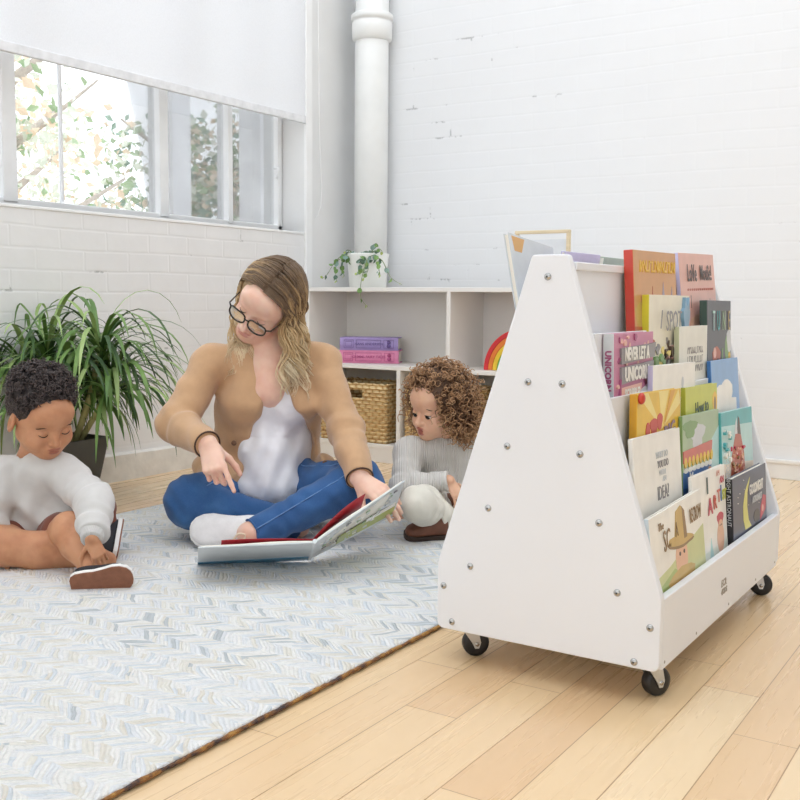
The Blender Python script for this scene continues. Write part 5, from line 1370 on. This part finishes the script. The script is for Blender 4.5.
# ------------------------------------------------------------------ the girl
G0 = at(442, 535, 3.1); G0[2] = RUGZ
gi = thing('person', 'curly-haired toddler in a ribbed grey sweater and brown boots, peering at the open book', 'person', G0)
gP, gC, gN = at(449, 500, 3.24), at(442, 470, 3.22), at(441, 444, 3.18)
HG = Head(at(433, 407, 3.13)+unit(dirv(.7, .5, 0))*.022, dirv(-.74, -.62, -.22), dirv(.06, 0, 1), .94)
gRS, gRE, gRW = at(409, 453, 3.12), at(404, 487, 3.02), at(449, 481, 2.99)
gLS, gLE, gLW = at(471, 452, 3.22), at(470, 497, 3.14), at(412, 511, 2.95)
gRH, gRK, gRA = at(436, 506, 3.18), at(418, 504, 2.875), at(446, 520, 3.0)
gLH, gLK, gLA = at(462, 506, 3.22), at(474, 514, 3.02), at(436, 527, 2.965)
b = Body(); b.chain([gP, gC, gN], [.088, .085, .05], .04, flat=(FWD, 1.15))
for a, c, d_ in ((gRS, gRE, gRW), (gLS, gLE, gLW)): b.cone(gN-UPW*.01, a, .035, .034, .02); b.cone(a, c, .030, .026, .015); b.cone(c, d_, .026, .018, .012)
for a, c, d_ in ((gRH, gRK, gRA), (gLH, gLK, gLA)): b.cone(gP, a, .07, .055, .02); b.cone(a, c, .052, .038, .015); b.cone(c, d_, .038, .026, .012)
b.cone(gLA, at(422, 532, 2.95), .024, .02, .01); b.cone(gRA, at(455, 512, 3.05), .024, .02, .01)
b.cone(gN-UPW*.01, HG.P(0, -.02, -.045), .038, .040, .02)
head_prims(b, HG, True, 1)
hand(b, gRW, dirv(.55, -.30, -.80), dirv(.40, -.75, .35), 1, .56, [(20, 25, 18)]*4, k=.005)
hand(b, gLW, dirv(-.95, -.18, -.10), dirv(-.1, -.85, .15), -1, .58, [(32, 40, 25), (34, 42, 25), (36, 42, 25), (40, 42, 25)], thumb=(.75, .62, -.2), tcurl=8, k=.005)
gbody = b; lmg = lip_mask(HG, True, 1)
M_skinG = skin_mat('skin_light_brown', 'e6b99b', 'd8a688', 'b4635a')
b.build('body', M_skinG, gi, .0028*QS, lambda me, v: setattr_float(me, 'lip', lmg(v)*.85))
eyes(gi, HG, True, gaze=(.05, 1, -.55), open_=.55, iris='2c1c14', lash='231712', brow='6a4c36', browz=.021, broww=.0022)
b = Body(); b.chain([gP+UPW*.005, gC, gN-UPW*.012], [.108, .100, .066], .04, flat=(FWD, 1.12))
for a, c, d_, ph in ((gRS, gRE, gRW, 0), (gLS, gLE, gLW, 2)):
    b.cone(gN-UPW*.02, a, .05, .047, .03); b.cone(a, c, .046, .042, .02, fold=(.003, 120, .85, .4, ph)); b.cone(c, d_, .041, .029, .012, fold=(.003, 130, .2, .4, ph+1))
    cut_end(b, d_-unit(d_-c)*.004, d_-c, .04, .035)
b.cone(gN+UPW*.012, gN+UPW*.09, .046, .07, .006, '-')
b.wrinkle(wrinkles(.0018, 42, 5))
M_rib = cloth_mat('grey_rib_knit', 'cfcbc5', .04, 30, .45, 500, .25, rib=900)
b.build('sweater', M_rib, gi, .0034*QS, lambda me, v: setattr_float(me, 'rib', v@RIGHT))
m = MB(); ring(m, gN+UPW*.010+dirv(-.004, -.004, 0), dirv(-.05, -.25, 1), .047, .006, n=36); m.build('neckband', M_rib, gi)
for d_, c in ((gRW, gRE), (gLW, gLE)):
    m = MB(); ring(m, d_-unit(d_-c)*.006, d_-c, .0265, .005); m.build('cuff', M_rib, gi)
b = Body(); b.cone(gP-UPW*.01, gP+UPW*.03, .104, .10, .03)
for a, c, d_, ph in ((gRH, gRK, gRA, 0), (gLH, gLK, gLA, 3)):
    b.cone(gP, a, .08, .066, .02); b.cone(a, c, .066, .053, .02, fold=(.003, 110, .9, .4, ph)); b.cone(c, d_, .052, .040, .012, fold=(.004, 120, .6, .5, ph)); cut_end(b, d_, d_-c, .05, .03)
b.wrinkle(wrinkles(.0026, 45, 15))
b.build('trousers', cloth_mat('cream_cotton', 'ddd8cb', .04, 30, .2, 500, .2), gi, .0036*QS)
M_boot = mat('brown_leather', '6b402c', .5, .2, 30, .2, 200); M_bsole = mat('boot_sole', '3a2a22', .7, .1, 60)
for k, T in enumerate((frame_mtx(fr(.142, 2.955, .0155), dirv(-.97, -.22, .02), dirv(0, -.25, 1)), frame_mtx(at(438, 519, 3.045), dirv(.75, .25, .35), dirv(-.45, -.35, .75)))):
    s_ = thing('boot', None, None); s_.parent = gi; s_['_o'] = gi['_o']
    shoe(s_, T, .128, .062, .058, M_boot, M_bsole, M_bsole)
# ringlets
q = random.Random(5); m = MB(); al = []
b = Body(); b.ell(HG.P(0, -.016, .042), np.array((.088, .098, .090))*HG.s, HG.M); b.ell(HG.P(0, -.060, -.012), np.array((.088, .062, .080))*HG.s, HG.M, .03)
for s_ in (-1, 1): b.ell(HG.P(s_*.076, -.010, .005), np.array((.026, .040, .055))*HG.s, HG.M, .02)
b.ell(HG.P(0, .104, -.028), np.array((.066, .085, .098))*HG.s, HG.M, .02, '-')
M_hg = hair_mat('hair_curly_brown', [(0, '4f3a2c'), (.4, '7a5a40'), (.75, 'a47c58'), (1, 'c39c74')])
gcap = b.build('hair_base', None, gi, .0036*QS, lambda me, v: setattr_float(me, 'along', np.full(len(v), .12)), mats=[M_hg])
def cap_roots(cap, body, H, q, n):
    o = Vector(cap['_o']); V = cap.data.vertices; ids = list(range(len(V))); q.shuffle(ids); out = []
    co = np.array([V[i].co+o for i in ids]); no = np.array([V[i].normal for i in ids])
    ok = body.value(co+no*.004) > .004; rel = (co-H.c)@H.M/H.s
    last = []
    for c_, n_, r_, k_ in zip(co, no, rel, ok):
        if k_: out.append((c_, n_, r_))
        if len(out) >= n: break
    return out
for p, nrm, L0 in cap_roots(gcap, gbody, HG, q, 760):
    zz = (L0[2]-.04)/.088
    lowf = np.clip((.75-zz)/1.1, 0, 1); fr_f = np.clip((L0[1]-.02)/.06, 0, 1)*np.clip((zz-.2)/.5, 0, 1)
    ax = unit(nrm*(.95-.45*lowf)+down*(.2+.9*lowf)+HG.y*.5*fr_f+np.array([q.gauss(0, .28) for _ in range(3)])); ln_ = q.uniform(.026, .042)+.045*lowf*q.uniform(.5, 1.1)-.008*fr_f
    curl_tube(m, p-nrm*.003, ax, q.uniform(.0050, .0088), q.uniform(1.8, 3.4), ln_, q.uniform(.0016, .0024), 18, q, al)
build_hair(m, [a*.9+.05 for a in al], 'hair', M_hg, gi)

# ------------------------------------------------------------------ the boy
B0 = at(38, 560, 2.75); B0[2] = RUGZ
bo = thing('person', 'small boy with short dark curls, white sweatshirt and black sneakers sitting on the rug', 'person', B0)
bP, bC, bN = at(38, 528, 2.80), at(36, 492, 2.77), at(36, 462, 2.71)
HB_ = Head(at(46, 416, 2.66)-unit(dirv(.6, -.5, 0))*.02, dirv(.62, -.60, -.46), dirv(0, -.1, 1), .98)
bLS, bLE, bLW = at(66, 474, 2.71), at(94, 505, 2.58), at(92, 538, 2.47)
bRS, bRE, bRW = at(5, 477, 2.69), at(-12, 520, 2.63), at(-16, 556, 2.58)
bRH, bRK, bRA = at(56, 538, 2.76), at(69, 530, 2.56), at(95, 570, 2.475)
bLH, bLK, bLA = at(16, 540, 2.76), at(0, 546, 2.58), at(98, 558, 2.62)
b = Body(); b.chain([bP, bC, bN], [.088, .086, .05], .04, flat=(FWD, 1.12))
for a, c, d_ in ((bRS, bRE, bRW), (bLS, bLE, bLW)): b.cone(bN-UPW*.01, a, .036, .034, .02); b.cone(a, c, .030, .026, .015); b.cone(c, d_, .026, .019, .012)
b.cone(bP, bRH, .07, .055, .02); b.cone(bRH, bRK, .054, .043, .015); b.ell(bRK, (.044, .044, .046), k=.015); b.cone(bRK, bRK+(bRA-bRK)*.35, .042, .044, .012); b.cone(bRK+(bRA-bRK)*.35, bRA, .044, .027, .012)
b.cone(bP, bLH, .07, .058, .02); b.cone(bLH, bLK, .058, .052, .015); b.cone(bLK, bLK+(bLA-bLK)*.4, .050, .048, .015); b.cone(bLK+(bLA-bLK)*.4, bLA, .048, .027, .015)
b.cone(bRA, at(93, 583, 2.455), .027, .024, .012)
b.cone(bLA, at(108, 560, 2.63), .026, .022, .01)
b.cone(bN-UPW*.01, HB_.P(0, -.02, -.045), .040, .042, .02)
head_prims(b, HB_, True, 0)
hand(b, bLW, dirv(.40, -.22, -.88), dirv(.25, -.85, .45), -1, .54, [(22, 34, 24), (26, 36, 24), (30, 38, 24), (34, 40, 24)], k=.005)
hand(b, bRW, dirv(.3, -.5, -.8), dirv(-.3, -.8, .4), 1, .58, [(15, 20, 12)]*4, k=.005)
bbody = b; lmb = lip_mask(HB_, True, 0)
M_skinB = skin_mat('skin_brown', 'cc9672', 'b67d5b', 'a05f50')
b.build('body', M_skinB, bo, .0028*QS, lambda me, v: setattr_float(me, 'lip', lmb(v)*.8))
eyes(bo, HB_, True, gaze=(-.1, 1, -.7), open_=.12, iris='24160f', lash='17100c', brow='3d2a20', browz=.020, broww=.0026)
b = Body(); b.chain([bP+UPW*.02, bC, bN-UPW*.012], [.118, .106, .068], .04, flat=(FWD, 1.08))
b.cone(at(18, 526, 2.72), at(70, 518, 2.72), .05, .05, .04)
for a, c, d_, ph in ((bRS, bRE, bRW, 0), (bLS, bLE, bLW, 2)):
    b.cone(bN-UPW*.02, a, .052, .050, .03); b.cone(a, c, .050, .047, .02, fold=(.004, 100, .85, .45, ph)); b.cone(c, d_, .046, .036, .015, fold=(.005, 115, .5, .5, ph+1)); cut_end(b, d_-unit(d_-c)*.018, d_-c, .05, .04)
b.cone(bN+UPW*.012, bN+UPW*.09, .047, .072, .006, '-')
b.cone(bRH, bRK, .058, .052, .004, '-')
b.wrinkle(wrinkles(.0036, 34, 25)); b.wrinkle(lambda P: .0040*np.sin((P@dirv(.9, .1, .55))*62+2.2*np.sin((P@UPW)*20+(P@RIGHT)*9)))
M_swe = cloth_mat('white_fleece', 'd3d1ce', .03, 30, .2, 500, .3)
b.build('sweatshirt', M_swe, bo, .0036*QS)
M_ribw = cloth_mat('white_rib', 'd0cecb', .03, 30, .4, 500, .2, rib=1500)
for d_, c in ((bLW, bLE), (bRW, bRE)):
    b = Body(); ax = unit(d_-c); b.cone(d_-ax*.022, d_+ax*.006, .030, .027, .004); cut_end(b, d_+ax*.008, ax, .04, .03)
    b.build('cuff', M_ribw, bo, .003, lambda me, v: setattr_float(me, 'rib', v@RIGHT))
m = MB(); ring(m, bN+UPW*.012+dirv(.004, -.006, 0), dirv(.1, -.3, 1), .050, .008, n=36); nb = m.build('neckband', M_ribw, bo); setattr_float(nb.data, 'rib', [v.co.x for v in nb.data.vertices])
b = Body(); b.cone(bP-UPW*.02, bP+UPW*.03, .100, .10, .03); b.cone(bP, bRH, .085, .068, .02); b.cone(bRH, bRH+(bRK-bRH)*.55, .068, .058, .02); b.cone(bP, bLH, .085, .07, .02); b.cone(bLH, bLH+(bLK-bLH)*.5, .07, .062, .02)
b.cone(at(80, 522, 2.80), at(106, 508, 2.76), .05, .026, .02); b.cone(at(107, 502, 2.76), at(109, 522, 2.75), .022, .020, .015)
b.wrinkle(wrinkles(.0026, 45, 35)); b.build('shorts', cloth_mat('rust_brown_cotton', '7a4738', .08, 30, .2, 500, .2), bo, .0036*QS)
M_bc = mat('black_canvas', '26272c', .8, .15, 60, .3, 400); M_wr = mat('white_rubber_rim', 'eceae6', .5, .04, 30); M_gum = mat('gum_sole', '8a5a42', .7, .12, 60, .5, 260)
for T in (frame_mtx(at(71, 586.5, 2.385), dirv(.965, .10, .13), dirv(.02, .95, .30)), frame_mtx(at(117, 559, 2.66), dirv(-.12, .80, .40), dirv(-.88, -.42, .14))):
    s_ = thing('sneaker', None, None); s_.parent = bo; s_['_o'] = bo['_o']
    shoe(s_, T, .146, .066, .050, M_bc, M_wr, M_gum, laces=M_wr)
q = random.Random(15); m = MB(); al = []
b = Body(); b.ell(HB_.P(0, -.018, .044), np.array((.083, .094, .088))*HB_.s, HB_.M); b.ell(HB_.P(0, -.06, -.0), np.array((.066, .045, .06))*HB_.s, HB_.M, .03)
b.ell(HB_.P(0, .098, -.028), np.array((.070, .082, .098))*HB_.s, HB_.M, .015, '-')
for s_ in (-1, 1): b.ell(HB_.P(s_*.085, .0, -.030), np.array((.03, .035, .036))*HB_.s, HB_.M, .015, '-')
M_hb = hair_mat('hair_dark_curls', [(0, '2a2423'), (.5, '3a3231'), (1, '5a4f4c')])
bcap = b.build('hair_base', None, bo, .0036*QS, lambda me, v: setattr_float(me, 'along', np.full(len(v), .1)), mats=[M_hb])
for p, nrm, L0 in cap_roots(bcap, bbody, HB_, q, 1150):
    zz = (L0[2]-.044)/.088; top = np.clip((zz+.05)/.6, 0, 1)
    ax = unit(nrm+np.array([q.gauss(0, .35) for _ in range(3)])+down*.1)
    curl_tube(m, p-nrm*.003, ax, q.uniform(.0038, .0062)*(.5+.5*top), q.uniform(1.4, 2.4), q.uniform(.015, .027)*(.25+.75*top), q.uniform(.0015, .0023), 13, q, al)
build_hair(m, [a*.9 for a in al], 'hair', M_hb, bo)
# ------------------------------------------------------------------ light
w = bpy.data.worlds.new('daylight'); scene.world = w; w.use_nodes = True
nt = w.node_tree; bg = nt.nodes['Background']; bg.inputs['Color'].default_value = (*WCOL, 1); bg.inputs['Strength'].default_value = WORLD
def area(name, loc, size, power, rot, col=(1, 1, 1)):
    l = bpy.data.lights.new(name, 'AREA'); l.shape = 'RECTANGLE'; l.size, l.size_y = size; l.energy = power; l.color = col
    o = bpy.data.objects.new(name, l); COL.objects.link(o); o.location = loc; o.rotation_euler = rot; return o
vs_ = scene.view_settings
vs_.view_transform = 'Standard'; vs_.look = 'None'; vs_.gamma = 1; vs_.use_curve_mapping = False; vs_.exposure = EXPO
for o in bpy.data.objects:
    if '_o' in o: del o['_o']
